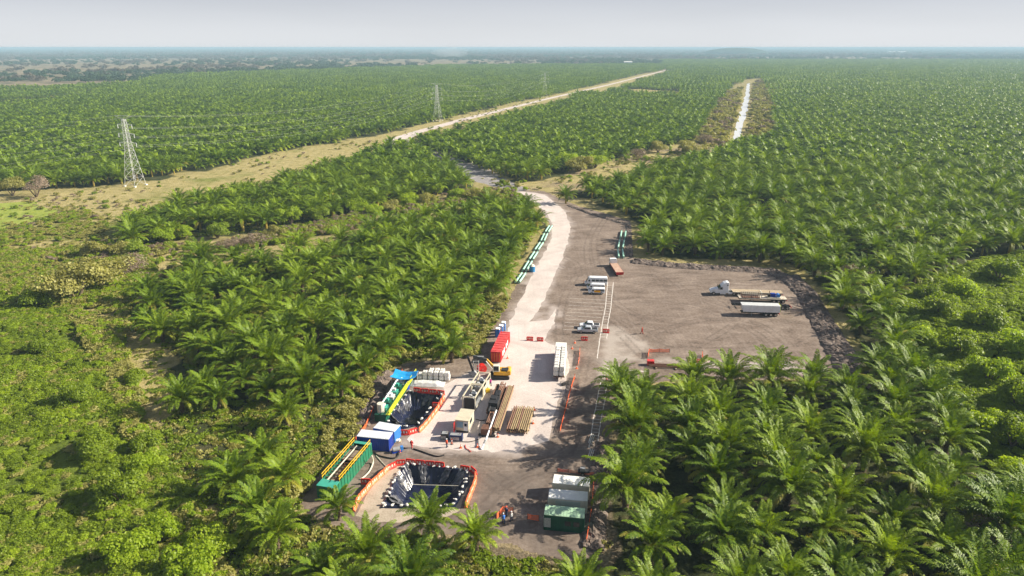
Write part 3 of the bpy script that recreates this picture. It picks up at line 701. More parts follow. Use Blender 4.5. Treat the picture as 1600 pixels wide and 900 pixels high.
# ------------------------------------------------------------------ rank vegetation, scrub and far woodland
B_ = dict(lush=[clump_mesh('vine', 1, 1100, 1.9, 1.5, .18, m_bushleaf, 11), clump_mesh('vine', 2, 1100, 2.2, 1.2, .17, m_bushleaf, 12), clump_mesh('vine', 3, 1000, 1.7, 1.9, .17, m_limeleaf, 10)],
          olive=[clump_mesh('olive', 4, 420, 1.8, 1.3, .22, m_oliveleaf), clump_mesh('olive', 5, 420, 1.5, 1.7, .2, m_oliveleaf)],
          twig=[clump_mesh('twig', 6, 420, 1.9, 2.0, .16, m_twig, up=0)],
          tuft=[clump_mesh('tuft', 7, 90, 1.2, .4, .17, m_oliveleaf, 4), clump_mesh('tuft', 8, 90, 1.2, .5, .18, m_bushleaf, 4)])
kinds = B_['lush'] + B_['olive'] + B_['twig'] + B_['tuft']      # 0-2 lush, 3-4 olive, 5 twig, 6-7 tuft
def randin(poly, n, pad=0):
    w = W(poly); w = np.clip(w, [-700, 30], [700, 1500]); x0, y0 = w.min(0); x1, y1 = w.max(0)
    A = rng.uniform(x0, x1, n); B = rng.uniform(y0, y1, n); k = inside(w, A, B); return A[k], B[k]
S = [[], [], [], [], [], []]
def put(A, B, sc_, pick_, z_=None, zs=None):
    k = (~inside(YARD_W, A, B)); pxx, pyy = pix(A, B); k &= (pyy < 1000) & (pxx > -150) & (pxx < 1750)
    n = k.sum(); 
    if n == 0: return
    S[0].append(np.stack([A[k], B[k], hgt(A[k], B[k])-.05], -1)); S[1].append(np.broadcast_to(sc_, A.shape)[k]); S[2].append(rng.random(n)*6.283)
    S[3].append(np.broadcast_to(pick_, A.shape)[k]); S[4].append(np.broadcast_to(sc_ if zs is None else zs, A.shape)[k])
A, B = randin(LUSH, 42000); nn = fbm(A*.05, B*.05, 4); k = rng.random(A.shape) < np.clip(.6+(nn-.3)*2, .5, 1); A, B, nn = A[k], B[k], nn[k]
pk_ = np.where(rng.random(A.shape) < .68, rng.integers(0, 2, A.shape), np.where(rng.random(A.shape) < .5, 2, 3)); put(A, B, .35+nn*.9, pk_, zs=.15+nn*.75)
A, B = randin(SCRUB_R, 40000); nn = fbm(A*.07, B*.07, 4); k = rng.random(A.shape) < np.clip((nn-.2)*2.6, .35, 1); A, B, nn = A[k], B[k], nn[k]
put(A, B, .4+nn*1.1, rng.integers(0, 3, A.shape), zs=.3+nn*1.0)
A, B = randin(BARE + [], 3000); k = rng.random(A.shape) < .35; put(A[k], B[k], rng.uniform(.4, 1, k.sum()), rng.integers(6, 8, k.sum()))
edge = [(120,460),(208,470),(188,535),(215,620),(225,690),(300,790),(345,870),(400,1000),(330,1000),(270,800),(200,680),(150,560),(100,480)]
A, B = randin(edge, 9000); nn = fbm(A*.08, B*.08, 3); k = nn > .42; put(A[k], B[k], .5+nn[k]*.7, rng.choice([1, 3, 3, 4, 2], k.sum()))
A, B = randin(MIDGAP, 16000); nn = fbm(A*.045, B*.045, 4); k = rng.random(A.shape) < np.clip((nn-.42)*3.0, .04, .8); A, B, nn = A[k], B[k], nn[k]
put(A, B, .35+nn*.8, rng.choice([0, 2, 2, 3, 3, 4, 4, 5], A.shape), zs=.4+nn*1.3)
A, B = randin([(-300,420),(0,340),(120,318),(170,345),(165,385),(0,440),(-300,520)], 16000); nn = fbm(A*.045, B*.045, 4); k = (rng.random(A.shape) < np.clip((nn-.3)*3, .05, .9)) & ~inW([(-300,330),(0,318),(45,315),(95,331),(70,346),(20,352),(0,362),(-300,400)], A, B)
A, B, nn = A[k], B[k], nn[k]; k = rng.random(A.shape) < .28; A, B, nn = A[k], B[k], nn[k]; put(A, B, .35+nn*.7, rng.choice([0, 3, 3, 4, 4, 6, 6, 6, 7, 2], A.shape), zs=.2+nn*.6)
A, B = randin(KORR, 90000); nn = fbm(A*.03, B*.03, 4); k = (rng.random(A.shape) < np.clip((nn-.45)*2, .05, .7)) | ((A < -120) & (B < 330) & (rng.random(A.shape) < np.clip((nn-.3)*4, 0, .9)))
A, B, nn = A[k], B[k], nn[k]; put(A, B, rng.uniform(.4, 1.0, A.shape), rng.choice([3, 4, 6, 6, 6, 7, 5, 0], A.shape))
left_scrub = [(-600,430),(0,400),(60,395),(165,385),(225,400),(250,440),(200,470),(120,478),(60,462),(-600,480)]
A, B = randin(left_scrub, 16000); nn = fbm(A*.05, B*.05, 4); k = rng.random(A.shape) < np.clip((nn-.42)*3.0, .08, 1); A, B, nn = A[k], B[k], nn[k]
put(A, B, .4+nn*.8, rng.choice([0, 1, 3, 3, 4, 4, 2], A.shape), zs=.4+nn)
A, B = randin(STRIP, 5000); nn = fbm(A*.04, B*.04, 3); k = rng.random(A.shape) < np.clip((nn-.45)*2, .05, .5); put(A[k], B[k], rng.uniform(.5, 1.3, k.sum()), rng.choice([3, 4, 6, 7, 0, 2], k.sum()))
A, B = randin(CANAL_BANK, 26000); cn = ~inside(W([(1132,235),(1146,190),(1160,140),(1164,124),(1178,124),(1176,150),(1176,170),(1168,200),(1160,235)]), A, B) & (rng.random(A.shape) < .32)
A, B = A[cn], B[cn]; put(A, B, rng.uniform(1.6, 3.4, A.shape), rng.choice([3, 4, 3, 4, 4, 3, 6, 5], A.shape))
# grassy verge and low weeds under the groves, near only
for zone, n in ((ZB, 26000), (ZA, 30000), (ZC, 6000)):
    A, B = randin(zone, n); k = (B < 300); A, B = A[k], B[k]; put(A, B, rng.uniform(.5, 1.4, A.shape), rng.choice([6, 7, 7], A.shape))
verge = [(640,560),(745,556),(765,520),(800,470),(790,460),(740,520),(700,545),(620,560),(560,600),(520,660),(480,720),(440,790),(470,800),(500,735),(548,690),(572,630),(600,582)]
A, B = randin(verge, 6000); put(A, B, rng.uniform(.4, 1.0, A.shape), rng.choice([6, 7, 7, 3], A.shape))
pts = np.concatenate(S[0]); print('scrub', len(pts))
scatter('ground_cover', pts, np.concatenate(S[1]), np.concatenate(S[2]), np.concatenate(S[3]), kinds,
        'rank vines, weeds and low scrub over the open ground', 'ground cover', zs=np.concatenate(S[4]))

# far woodland: leafy and leafless tree masses out to the horizon
wk = [clump_mesh('wood', 20+i, 260, 9, 9, 1.3, m, 8) for i, m in enumerate((m_farleaf, m_fardry, m_farleaf, m_fardry))]
nw = 60000
B = 1500*np.exp(rng.random(nw)*2.6); A = rng.uniform(-.95, .95, nw)*B
pal = palm_ok(A, B); n1 = fbm(A*.002, B*.0012, 4); n2 = fbm(A*.0035+40, B*.0016+9, 4)
pxx, pyy = pix(A, B)
k = ~pal & (rng.random(nw) < np.clip((n1-.40)*7, .12, 1)) & ~inW(TAN[0], A, B) & ~inW(CANAL_BANK, A, B) & ~inW(KORR, A, B)
k &= ~(inW(FARDRY, A, B) & (rng.random(nw) > .22))
k |= (B > 5300) & (rng.random(nw) < .7)
A, B, n2 = A[k], B[k], n2[k]; s_ = (.6+.9*rng.random(A.shape))*(1+B/7000)
scatter('far_woodland', np.stack([A, B, A*0], -1), s_, rng.random(A.shape)*6.28, np.where(n2+rng.normal(0,.03,A.shape) > .49, rng.choice([1, 3], A.shape), rng.choice([0, 2], A.shape)), wk,
        'patchy green and leafless brown woodland on the plain before the horizon', 'woodland', zs=s_*rng.uniform(.6, 1.2, A.shape)*.8)
# ------------------------------------------------------------------ paints
AX = R(-5.5)                                   # heading of the yard's cross direction
m_white = mat('white_paint', (.78,.80,.82), rough=.35, var=.06, stain=(.45,.40,.34), stain_amt=.3)
m_offw = mat('cream_paint', (.72,.68,.55), rough=.5, var=.08, stain=(.42,.36,.28), stain_amt=.4)
m_roofw = mat('white_roof_paint', (.80,.80,.76), rough=.5, var=.06, stain=(.5,.45,.36), stain_amt=.35)
m_beige = mat('beige_steel', (.58,.53,.40), rough=.5, var=.1, stain=(.3,.24,.17), stain_amt=.4)
m_red = mat('red_paint', (.58,.035,.035), rough=.5, var=.15, stain=(.28,.06,.05), stain_amt=.5)
m_redplastic = mat('red_plastic', (.72,.04,.03), rough=.4, var=.12, stain=(.5,.25,.18), stain_amt=.3)
m_orangeplastic = mat('orange_plastic', (.85,.17,.06), rough=.45, var=.15, stain=(.6,.35,.22), stain_amt=.4)
m_orange = mat('orange_net', (.9,.16,.05), rough=.7, var=.1)
m_blue = mat('dark_blue_paint', (.015,.05,.34), rough=.4, var=.15, stain=(.05,.07,.2), stain_amt=.4)
m_lblue = mat('light_blue_paint', (.05,.22,.60), rough=.4, var=.12)
m_sky = mat('blue_tarpaulin', (.02,.30,.68), rough=.5, var=.12, scale=4, bump=.6)
m_bluegrey = mat('pale_grey_roof_paint', (.60,.63,.68), rough=.5, var=.1, stain=(.45,.42,.38))
m_green = mat('green_paint', (.02,.17,.09), rough=.45, var=.15, stain=(.1,.1,.06), stain_amt=.4)
m_dgreen = mat('dark_green_paint', (.015,.10,.06), rough=.5, var=.15)
m_pgreen = mat('pale_green_roof_paint', (.33,.50,.34), rough=.55, var=.1, stain=(.5,.5,.4), stain_amt=.3)
m_tgreen = mat('sea_green_paint', (.05,.33,.25), rough=.5, var=.12, stain=(.1,.2,.15))
m_yellow = mat('yellow_paint', (.75,.50,.03), rough=.45, var=.1)
m_ygreen = mat('yellow_green_paint', (.60,.62,.04), rough=.45, var=.1)
m_cat = mat('excavator_yellow', (.72,.38,.03), rough=.45, var=.12, stain=(.3,.2,.1))
m_black = mat('black_steel', (.03,.03,.032), rough=.5, var=.3)
m_rub = mat('tyre_rubber', (.025,.025,.027), rough=.85, var=.2, stain=(.15,.12,.1), stain_amt=.3)
m_glass = mat('dark_glass', (.02,.028,.035), rough=.08, var=.1, spec=.6)
m_cglass = mat('pale_cab_glass', (.22,.38,.48), rough=.12, var=.1, spec=.6)
m_rim = mat('grey_rim', (.5,.5,.5), rough=.4, metal=.6, var=.1)
m_grey = mat('grey_steel', (.30,.31,.32), rough=.5, var=.15, stain=(.2,.15,.1))
m_lgrey = mat('galvanised_steel', (.62,.63,.62), rough=.5, var=.1, metal=.2)
m_rust = mat('rusty_steel', (.15,.075,.05), rough=.8, var=.35, scale=3, stain=(.12,.07,.05))
m_pipe = mat('ochre_pipe_steel', (.30,.22,.12), rough=.7, var=.25, scale=3, stain=(.2,.13,.08), stain_amt=.6)
m_pipe2 = mat('brown_pipe_steel', (.22,.12,.08), rough=.7, var=.3, scale=3, stain=(.1,.07,.06), stain_amt=.6)
m_deck = mat('timber_deck', (.42,.33,.22), rough=.85, var=.2, scale=3, stain=(.2,.15,.1))
m_bag = mat('white_woven_bag', (.72,.70,.66), rough=.8, var=.1, scale=3, bump=.7, stain=(.45,.40,.33))
m_pvc = mat('pale_green_pipe', (.36,.66,.52), rough=.4, var=.08, stain=(.5,.6,.5), stain_amt=.3)
m_hose = mat('black_hose', (.02,.02,.02), rough=.6)
m_skin = mat('skin', (.35,.19,.12), rough=.6)
m_liner = mat('black_liner', (.009,.013,.036), rough=.28, var=.5, scale=.8, bump=.25, spec=.5)
m_sheen = mat('creased_liner_sheen', (.10,.10,.11), rough=.3, var=.7, scale=1.4, bump=.9, spec=.7, metal=.2)  # grey-silver reflections of the black sheet painted into the fold colour
m_mud = mat('grey_mud', (.24,.19,.14), rough=.5, var=.2, scale=1)
m_amber = mat('amber_panel', (.85,.42,.02), rough=.4, var=.1)
m_berm = earth('spoil_soil', [(.05,.04,.036), (.14,.11,.095), (.27,.22,.19)], sc=.7, fine=3, bump=1.0)

def wheel_set(t, x, y, r=.5, w=.3):
    q = MB().tube((x, y-w/2, r), (x, y+w/2, r), r, 14).build('wheel', m_rub, t)
    s = 1 if y > 0 else -1
    MB().tube((x, y+s*(w/2-.02), r), (x, y+s*(w/2+.025), r), r*.58, 10).build('rim', m_rim, q)

# ------------------------------------------------------------------ vehicles (all built facing +x, lying round the origin)
def pickup(label, loc, rz, paint=None, van=False):
    t = thing('parked_pickup', label, 'pickup truck', loc, rz, 'parked vehicles beside the walkway'); p = paint or m_white
    MB().prism([(-2.65,.45),(2.5,.42),(2.66,.62),(2.6,.92),(1.25,1.12),(-2.65,1.1)], 1.8).build('body', p, t, bevel=.05)
    MB().prism([(1.3,1.11),(.55,1.72),(.3,1.78),(-.75,1.76),(-1.0,1.11)], 1.66, top=.86).build('cabin', p, t, bevel=.04)
    MB().prism([(1.22,1.16),(.62,1.64),(.70,1.64),(1.30,1.14)], 1.5, top=.86).build('windscreen', m_glass, t)
    for s in (-1, 1):
        MB().box((.1, s*.80, 1.39), (1.5,.05,.36)).build('side_window', m_glass, t)
        MB().box((2.58, s*.68, .78), (.12,.3,.18)).build('headlight', m_cglass, t)
        for x in (1.7,-1.65): wheel_set(t, x, s*.8, .39, .24)
    MB().box((-1.83,0,1.112), (1.45,1.5,.02)).build('load_bed', m_black, t)
    MB().tube((-1.2,-.7,1.1),(-1.2,-.7,1.6),.035).tube((-1.2,-.7,1.6),(-1.2,.7,1.6),.035).tube((-1.2,.7,1.6),(-1.2,.7,1.1),.035).build('roll_bar', m_black, t)
    MB().box((2.6,0,.5), (.2,1.7,.2)).build('bumper', m_grey, t)
    return t
def van(label, loc, rz, L=5.2, Hh=2.1, W_=1.9, name='parked_van', cat='van', paint=None, band=None, wins=3):
    t = thing(name, label, cat, loc, rz, 'parked vehicles beside the walkway'); p = paint or m_white; a = L/2
    MB().prism([(-a,.4),(a,.38),(a+.05,.85),(a-.35,1.05),(a-1.15,Hh-.15),(a-1.6,Hh),(-a+.15,Hh),(-a,Hh-.3)], W_, top=.9).build('body', p, t, bevel=.07)
    MB().prism([(a-.40,1.12),(a-1.08,Hh-.24),(a-1.03,Hh-.22),(a-.33,1.14)], W_*.86, top=.9).build('windscreen', m_glass, t)
    wl = (L-2.0)/wins
    for s in (-1, 1):
        MB().box((a-1.35, s*W_*.468, Hh*.64), (.6,.05,Hh*.22)).build('door_window', m_glass, t)
        for k in range(wins): MB().box((a-2.0-wl*(k+.5), s*W_*.466, Hh*.66), (wl*.88,.05,Hh*.24)).build('side_window', m_glass, t)
        for x in (a-.95, -a+1.0): wheel_set(t, x, s*(W_/2-.1), .37, .24)
        MB().box((a-.02, s*.65, .75), (.1,.28,.2)).build('headlight', m_cglass, t)
        if band: MB().box((-.2, s*(W_/2+.0), .95), (1.9,.04,.65)).build('side_panel', band, t)
    MB().box((-a-.02,0,Hh*.68), (.05,W_*.7,Hh*.25)).build('rear_window', m_glass, t)
    return t
def flatbed_truck(loc, rz):
    t = thing('flatbed_truck', 'white cab lorry with an empty red flatbed, parked below the right pipe rows', 'truck', loc, rz)
    MB().box((-2.2,0,.8), (12.0,.9,.22)).build('chassis', m_black, t)
    cb = MB().prism([(2.4,.6),(4.35,.6),(4.4,1.5),(4.15,2.45),(3.9,2.65),(2.4,2.65)], 2.2).build('cab', m_white, t, bevel=.06)
    MB().prism([(4.40,1.6),(4.17,2.4),(4.22,2.4),(4.46,1.58)], 1.9).build('windscreen', m_glass, cb)
    for s in (-1,1): MB().box((3.7,s*1.11,1.95), (.9,.05,.6)).build('side_window', m_glass, cb)
    MB().box((2.42,0,2.3), (.05,1.6,.5)).build('rear_window', m_glass, cb)
    MB().box((-3.0,0,1.2), (10.4,2.4,.16)).build('flatbed', m_deckred, t)
    MB().box((-8.25,0,1.0), (.12,2.42,.9)).box((-3.0,1.23,1.12), (10.4,.06,.24)).box((-3.0,-1.23,1.12), (10.4,.06,.24)).build('side_rails', m_red, t); MB().box((2.15,0,1.8), (.1,2.3,1.1)).build('headboard', m_white, t)
    for s in (-1,1):
        for x in (3.3,-5.2,-6.5): wheel_set(t, x, s*.98, .48, .34)
    return t
m_deckred = mat('faded_red_deck', (.46,.30,.22), rough=.7, var=.15, stain=(.6,.5,.4))
def semi_tractor(loc, rz):
    t = thing('semi_tractor', 'white sleeper cab semi tractor facing left in the truck yard', 'truck', loc, rz)
    MB().box((-1.2,0,.85), (6.6,.9,.25)).build('chassis', m_black, t)
    MB().prism([(1.4,.6),(3.9,.55),(4.15,.8),(4.1,1.5),(2.4,2.0),(1.4,2.1)], 2.1, top=.9).build('bonnet', m_white, t, bevel=.1)
    cb = MB().prism([(-1.2,.75),(1.65,.75),(1.7,1.9),(1.1,2.75),(.3,3.7),(-.5,4.0),(-1.2,4.0)], 2.4, top=.93).build('cab', m_white, t, bevel=.1)
    MB().prism([(1.74,1.98),(1.15,2.76),(1.2,2.8),(1.79,2.0)], 2.0).build('windscreen', m_glass, cb)
    for s in (-1,1):
        MB().box((1.0,s*1.2,2.2), (.75,.06,.7)).build('side_window', m_glass, cb)
        MB().box((-.8,s*1.14,3.2), (.35,.06,.3)).build('sleeper_window', m_glass, cb)
        MB().box((1.7,s*1.4,2.2), (.15,.2,.6)).build('mirror', m_black, cb)
        MB().box((.4,s*1.15,.65), (1.6,.35,.5)).build('fuel_tank', m_white, t)
        MB().box((-1.9,s*1.1,.75), (1.3,.1,.6)).build('side_fairing', m_white, t)
        for x in (3.1,-2.9,-4.15): wheel_set(t, x, s*1.02, .52, .4)
        MB().box((4.05,s*.85,1.15), (.15,.3,.3)).build('headlight', m_cglass, t)
    return t
def trailer(name, label, loc, rz, L, dh=1.25, axles=3, body=None, rust=False, cat='trailer', group=None):
    t = thing(name, label, cat, loc, rz, group); fr = m_rust if rust else m_black
    b = MB()
    for s in (-1,1): b.box((0,s*.5,dh-.28), (L,.16,.4))
    for k in range(9): b.box((-L/2+L*(k+.5)/9,0,dh-.2), (.12,2.3,.14))
    b.build('chassis', fr, t)
    for s in (-1,1):
        for k in range(axles): wheel_set(t, -L/2+1.0+k*1.28, s*1.0, .52, .42)
        MB().box((L*.22,s*.9,.45), (.16,.16,.9)).build('landing_leg', m_grey, t)
    MB().box((-L/2-.05,0,dh-.35), (.1,2.3,.25)).build('rear_bumper', m_red, t)
    return t
def deck(t, L, dh, m=m_deck):
    MB().box((0,0,dh), (L,2.5,.14)).build('deck', m, t)
    b = MB()
    for s in (-1,1): b.box((0,s*1.27,dh-.02), (L,.07,.22))
    b.build('side_rails', m_offw, t)

gl = AX + math.pi
semi_tractor(P(1130,459.5), gl+R(1))
p1 = P(1182,462); t = trailer('flatbed_trailer', 'long empty flatbed trailer hitched behind the white semi tractor', p1, gl, 14.5); deck(t, 14.5, 1.35)
p2 = P(1190,471); t = trailer('lowboy_trailer', 'trailer with a rust red crate frame and blue machine, behind the white tipper', p2, gl, 13.5, 1.2, rust=True); deck(t, 13.5, 1.28, mat('worn_white_deck', (.6,.52,.42), rough=.7, var=.2, stain=(.25,.15,.1), stain_amt=.6))
def on(base, rz, x, y, z): 
    c_, s_ = math.cos(rz), math.sin(rz); return (base.x+x*c_-y*s_, base.y+x*s_+y*c_, z)
t = thing('steel_crate', 'rust red open steel crate on the front half of the loaded trailer', 'crate', on(p2, gl, 3.4, 0, 1.36), gl)
b = MB()
for x in np.linspace(-2.4,2.4,9):
    for s in (-1,1): b.box((x,s*1.05,.6), (.12,.08,1.2))
b.build('posts', m_rust, t); MB().box((0,0,.06), (5,2.2,.1)).build('floor_panel', m_rust, t)
b = MB(); [b.box((0,s*1.05,1.22), (5,.12,.1)) for s in (-1,1)]; [b.box((0,s*1.1,.65), (5,.06,.08)) for s in (-1,1)]; b.build('rails', m_offw, t)
t = thing('pump_unit', 'blue pump machine with grey engine on the rear of the loaded trailer', 'machine', on(p2, gl, -3.2, 0, 1.36), gl)
MB().box((0,0,.15), (3.6,1.9,.3)).build('skid', m_offw, t); MB().box((.3,0,.8), (1.5,1.2,1.0), taper=.85).build('motor', m_blue, t, bevel=.05)
MB().tube((-1.2,-.7,.7),(-1.2,.7,.7),.5,12).build('pump_head', m_lblue, t); MB().box((1.5,.3,.7), (.6,.8,.8)).build('engine_box', m_black, t); MB().tube((1.2,-.4,1),(1.2,-.4,1.9),.08).build('exhaust', m_rust, t)
t = thing('steel_bulkhead', 'white framed bulkhead standing across the middle of the loaded trailer', 'steel frame', on(p2, gl, .5, 0, 1.36), gl)
MB().box((0,-1.1,.8), (.16,.16,1.6)).box((0,1.1,.8), (.16,.16,1.6)).build('post', m_offw, t); MB().box((0,0,1.66), (.16,2.4,.14)).build('crossbar', m_offw, t)
t = trailer('container_chassis', 'bare skeletal three axle trailer chassis poking out behind the white tipper', P(1188,481), gl, 16.2, 1.15)
t = trailer('tipper_trailer', 'white ribbed tipper trailer nearest the camera in the truck yard', P(1186,492), gl, 10.2, 1.15)
tb = MB().prism([(-5.1,1.25),(4.6,1.25),(5.1,3.2),(-5.1,3.2)], 2.4).build('tipper_body', m_white, t)
b = MB()
for k in range(13):
    x = -4.95+k*.8
    for s in (-1,1): b.box((x, s*1.24, 2.2), (.12,.1,1.95))
b.build('side_rib', m_white, t); MB().box((-.02,0,3.205), (9.8,2.1,.03)).build('load_cover', m_lgrey, t)
MB().box((-5.2,0,2.3), (.1,2.4,1.9)).build('tailgate', m_ygreen, t)

fq = P(968.5,432); flatbed_truck((fq.x-.5, fq.y+8.3, 0), R(93.4))
van('white minibus with a long row of windows, farthest of the parked group', P(931,445), gl, 6.9, 2.65, 2.1, 'minibus', 'minibus', wins=4)
van('white van parked between the minibus and the orange sided van', P(930.5,452.5), gl, 5.4, 2.0, 1.85)
van('white van with a bright orange side panel, nearest of the upper group', P(932,458.5), gl, 4.9, 1.85, 1.85, band=m_amber, wins=1)
m_silverp = mat('silver_paint', (.52,.56,.60), rough=.3, var=.05, metal=.2)
pickup('white pickup truck parked behind the silver one', P(921,512), gl)
pickup('silver pickup truck parked nearest the camera by the walkway', P(918,519), gl, m_silverp)

# ------------------------------------------------------------------ containers and cabins
def container(name, label, cat, FL, FR, top, L=None, Wd=2.44, wall=m_white, roof=None, ribs=True, group=None, doors=False):
    """front left and front right roof corners as the photograph shows them; the box lies behind that edge"""
    a = P(FL[0], FL[1], top); b_ = P(FR[0], FR[1], top); d = (b_-a); d.z = 0
    L = L or d.length; ang = math.atan2(d.y, d.x); u = Vector((math.cos(ang), math.sin(ang), 0)); v = Vector((-u.y, u.x, 0))
    c = (a+b_)/2 + v*Wd/2; c.z = 0
    t = thing(name, label, cat, c, ang, group)
    bd = MB(); bd.box((0,0,top/2), (L-.06, Wd-.06, top-.12)); bd.build('wall', wall, t)
    rb = MB()
    if ribs:
        n = int(L/.4)
        for k in range(n):
            x = -L/2+.25+(L-.5)*(k+.5)/n
            for s in (-1,1): rb.box((x, s*(Wd/2-.01), top/2), (.16,.05,top-.35))
        for k in range(5):
            y = -Wd/2+.25+(Wd-.5)*(k+.5)/5
            for s in (-1,1): rb.box((s*(L/2-.01), y, top/2), (.05,.16,top-.35))
        rb.build('corrugation', wall, t)
    rf = MB().box((0,0,top-.05), (L,Wd,.1)).build('roof', roof or wall, t)
    rr = MB(); n = int(L/.55)
    for k in range(n): rr.box((-L/2+.3+(L-.6)*(k+.5)/n,0,top+.012), (.22,Wd-.3,.024))
    rr.build('roof_rib', roof or wall, rf)
    fr = MB()
    for sx in (-1,1):
        for sy in (-1,1): fr.box((sx*(L/2-.06), sy*(Wd/2-.06), top/2-.02), (.16,.16,top-.04))
    for sy in (-1,1): fr.box((0,sy*(Wd/2-.0),.1), (L,.12,.2))
    fr.build('corner_frame', wall, t)
    if doors:
        q = MB().box((-L/2-.04,-.58,top/2), (.06,1.1,top-.4)).box((-L/2-.04,.58,top/2), (.06,1.1,top-.4)).build('door', doors, t)
        k = MB(); [k.tube((-L/2-.1,y,.3),(-L/2-.1,y,top-.3),.03) for y in (-.9,-.3,.3,.9)]; k.build('lock_bar', m_lgrey, q)
    return t, L, Wd, top
t, L, Wd, top = container('site_container', 'cream walled white roofed container at the top of the row of three', 'container', (863.6,754.4), (921,760), 2.6, wall=m_offw, roof=m_roofw, doors=m_white, group=None)
t, L, Wd, top = container('site_container', 'cream white container in the middle of the row of three', 'container', (857,778), (918,783), 2.6, wall=m_offw, roof=m_roofw, doors=m_white)
MB().box((0,-Wd/2-.03,1.25), (3.9,.05,2.0)).build('side_panel', mat('pale_green_panel', (.55,.62,.52), rough=.5, var=.06), t)
t, L, Wd, top = container('site_cabin', 'dark green site cabin with pale green roof, nearest of the row of three', 'cabin', (850,804), (913,810), 2.75, wall=m_dgreen, roof=m_pgreen)
MB().box((-L/2-.05,-.1,1.3), (.06,1.6,1.9)).build('louvre_door', m_white, t)
b = MB(); [b.box((-L/2+.55,-Wd/2-.04,.6+k*.17), (1.0,.05,.1)) for k in range(10)]; b.build('louvre', m_lgrey, t)
for x in (.6, 1.9): MB().box((x,-Wd/2-.03,1.5), (.9,.05,.8)).build('window', m_glass, t)
t, L, Wd, top = container('blue_container', 'dark blue container with a dirty white roof beside the green mud tank', 'container', (557,681.5), (607,686.5), 2.6, wall=m_blue, roof=m_bluegrey)
t, L, Wd, top = container('blue_container', 'lighter blue container tucked behind the dark blue one', 'container', (583,668.5), (616,674.5), 2.5, wall=m_lblue, roof=m_bluegrey)
# red forty foot container, lying along the road
def longbox(name, label, cat, pn, pf, z0, Wd, Hh, rz_only=False):
    """near and far ends of the long axis on the ground"""
    a = P(*pn); b_ = P(*pf); d = b_-a; ang = math.atan2(d.y, d.x); c = (a+b_)/2; c.z = z0
    return thing(name, label, cat, c, ang), d.length
t, L = longbox('shipping_container', 'long red shipping container with white notices beside the gravel pad', 'container', (773.5,568.5), (790.5,532), 0, 2.44, 2.6)
L = 12.2; Wd = 2.44; top = 2.75
MB().box((0,0,top/2), (L-.06,Wd-.06,top-.12)).build('wall', m_red, t)
b = MB()
for k in range(30):
    for s in (-1,1): b.box((-L/2+.3+k*.4,s*(Wd/2-.01),top/2), (.17,.05,top-.35))
b.build('corrugation', m_red, t)
rf = MB().box((0,0,top-.05), (L,Wd,.1)).build('roof', mat('faded_red_roof', (.62,.07,.07), rough=.6, var=.15, stain=(.7,.25,.22), stain_amt=.4), t)
b = MB(); [b.box((-L/2+.6+k*1.38,0,top+.03), (.10,Wd,.09)) for k in range(9)]; b.build('roof_rib', m_red, rf)
for x in (-3.6,-1.9,.6,2.4): MB().box((x,-Wd/2-.035,1.4), (1.0,.05,1.25)).build('notice_board', m_white, t)
b = MB(); [b.box((-L/2-.03,s*.58,top/2), (.05,1.1,top-.4)) for s in (-1,1)]; q = b.build('door', m_red, t)
b = MB(); [b.tube((-L/2-.08,y,.3),(-L/2-.08,y,top-.3),.03) for y in (-.9,-.3,.3,.9)]; b.build('lock_bar', m_yellow, q)

# portable toilets
def toilet(label, loc, rz, m):
    t = thing('portable_toilet', label, 'portable toilet', loc, rz, 'portable toilets beyond the red container')
    MB().box((0,0,1.1), (1.15,1.15,2.1)).build('body', m, t, bevel=.04)
    MB().prism([(-.62,2.15),(.62,2.15),(.45,2.38),(-.45,2.38)], 1.24).build('roof', m_roofw, t)
    q = MB().box((0,-.59,1.08), (.78,.05,1.85)).build('door', m_lblue if m is m_blue else m_white, t); MB().box((.3,-.63,1.1), (.06,.04,.16)).build('handle', m_black, q)
toilet('dark blue portable toilet, nearest of the three beyond the red container', P(777.5,526), AX, m_blue)
toilet('mid blue portable toilet, middle of the three beyond the red container', P(782.5,521), AX, m_lblue)
toilet('blue and white portable toilet, farthest of the three beyond the red container', P(786.5,516), AX, m_lblue)
t = thing('water_tank', 'blue tank with a pale domed lid beside the left pipe rows', 'water tank', P(831.5,424), .2)
MB().tube((0,0,0),(0,0,1.9),1.0,14).build('tank_shell', mat('tank_blue', (.03,.20,.42), rough=.4), t); MB().tube((0,0,1.9),(0,0,2.5),1.0,14,.35).build('lid', m_offw, t)

# ------------------------------------------------------------------ pipes
def pipe_thing(label, a, b_, group, r=.32):
    d = b_-a; d.z = 0; c = (a+b_)/2; c.z = 0
    t = thing('plastic_pipe', label, 'pipe', c, math.atan2(d.y, d.x), group); L = d.length*.93
    MB().tube((-L/2,0,r+.12),(L/2,0,r+.12), r, 10).build('pipe_wall', m_pvc, t, smooth=False)
    for x in (-L/2+.25, L/2-.25): MB().tube((x-.2,0,r+.12),(x+.2,0,r+.12), r+.05, 10).build('end_band', m_black, t)
    MB().box((-L*.3,0,.06),(.2,1.0,.12)).box((L*.3,0,.06),(.2,1.0,.12)).build('timber_block', m_deck, t)
lft = [((861,353.5),(853.5,365)), ((853,366),(847,379)), ((846.5,380),(837.5,393)), ((838,394.5),(829,408)), ((829,409),(819,425.5)), ((819,427.5),(807.5,444))]
for k, (a, b_) in enumerate(lft):
    A_, B2 = P(*a), P(*b_); u = (B2-A_).normalized(); n_ = Vector((-u.y, u.x, 0))
    for s, w in ((-.62,'right'), (.62,'left')):
        lab = 'pale green pipe, %s one of the %s pair down the left roadside row' % ('road side' if s < 0 else 'grove side', ['farthest','second','third','fourth','fifth','nearest'][k])
        pipe_thing(lab, A_-n_*s, B2-n_*s, 'pale green pipes left of the gravel road')
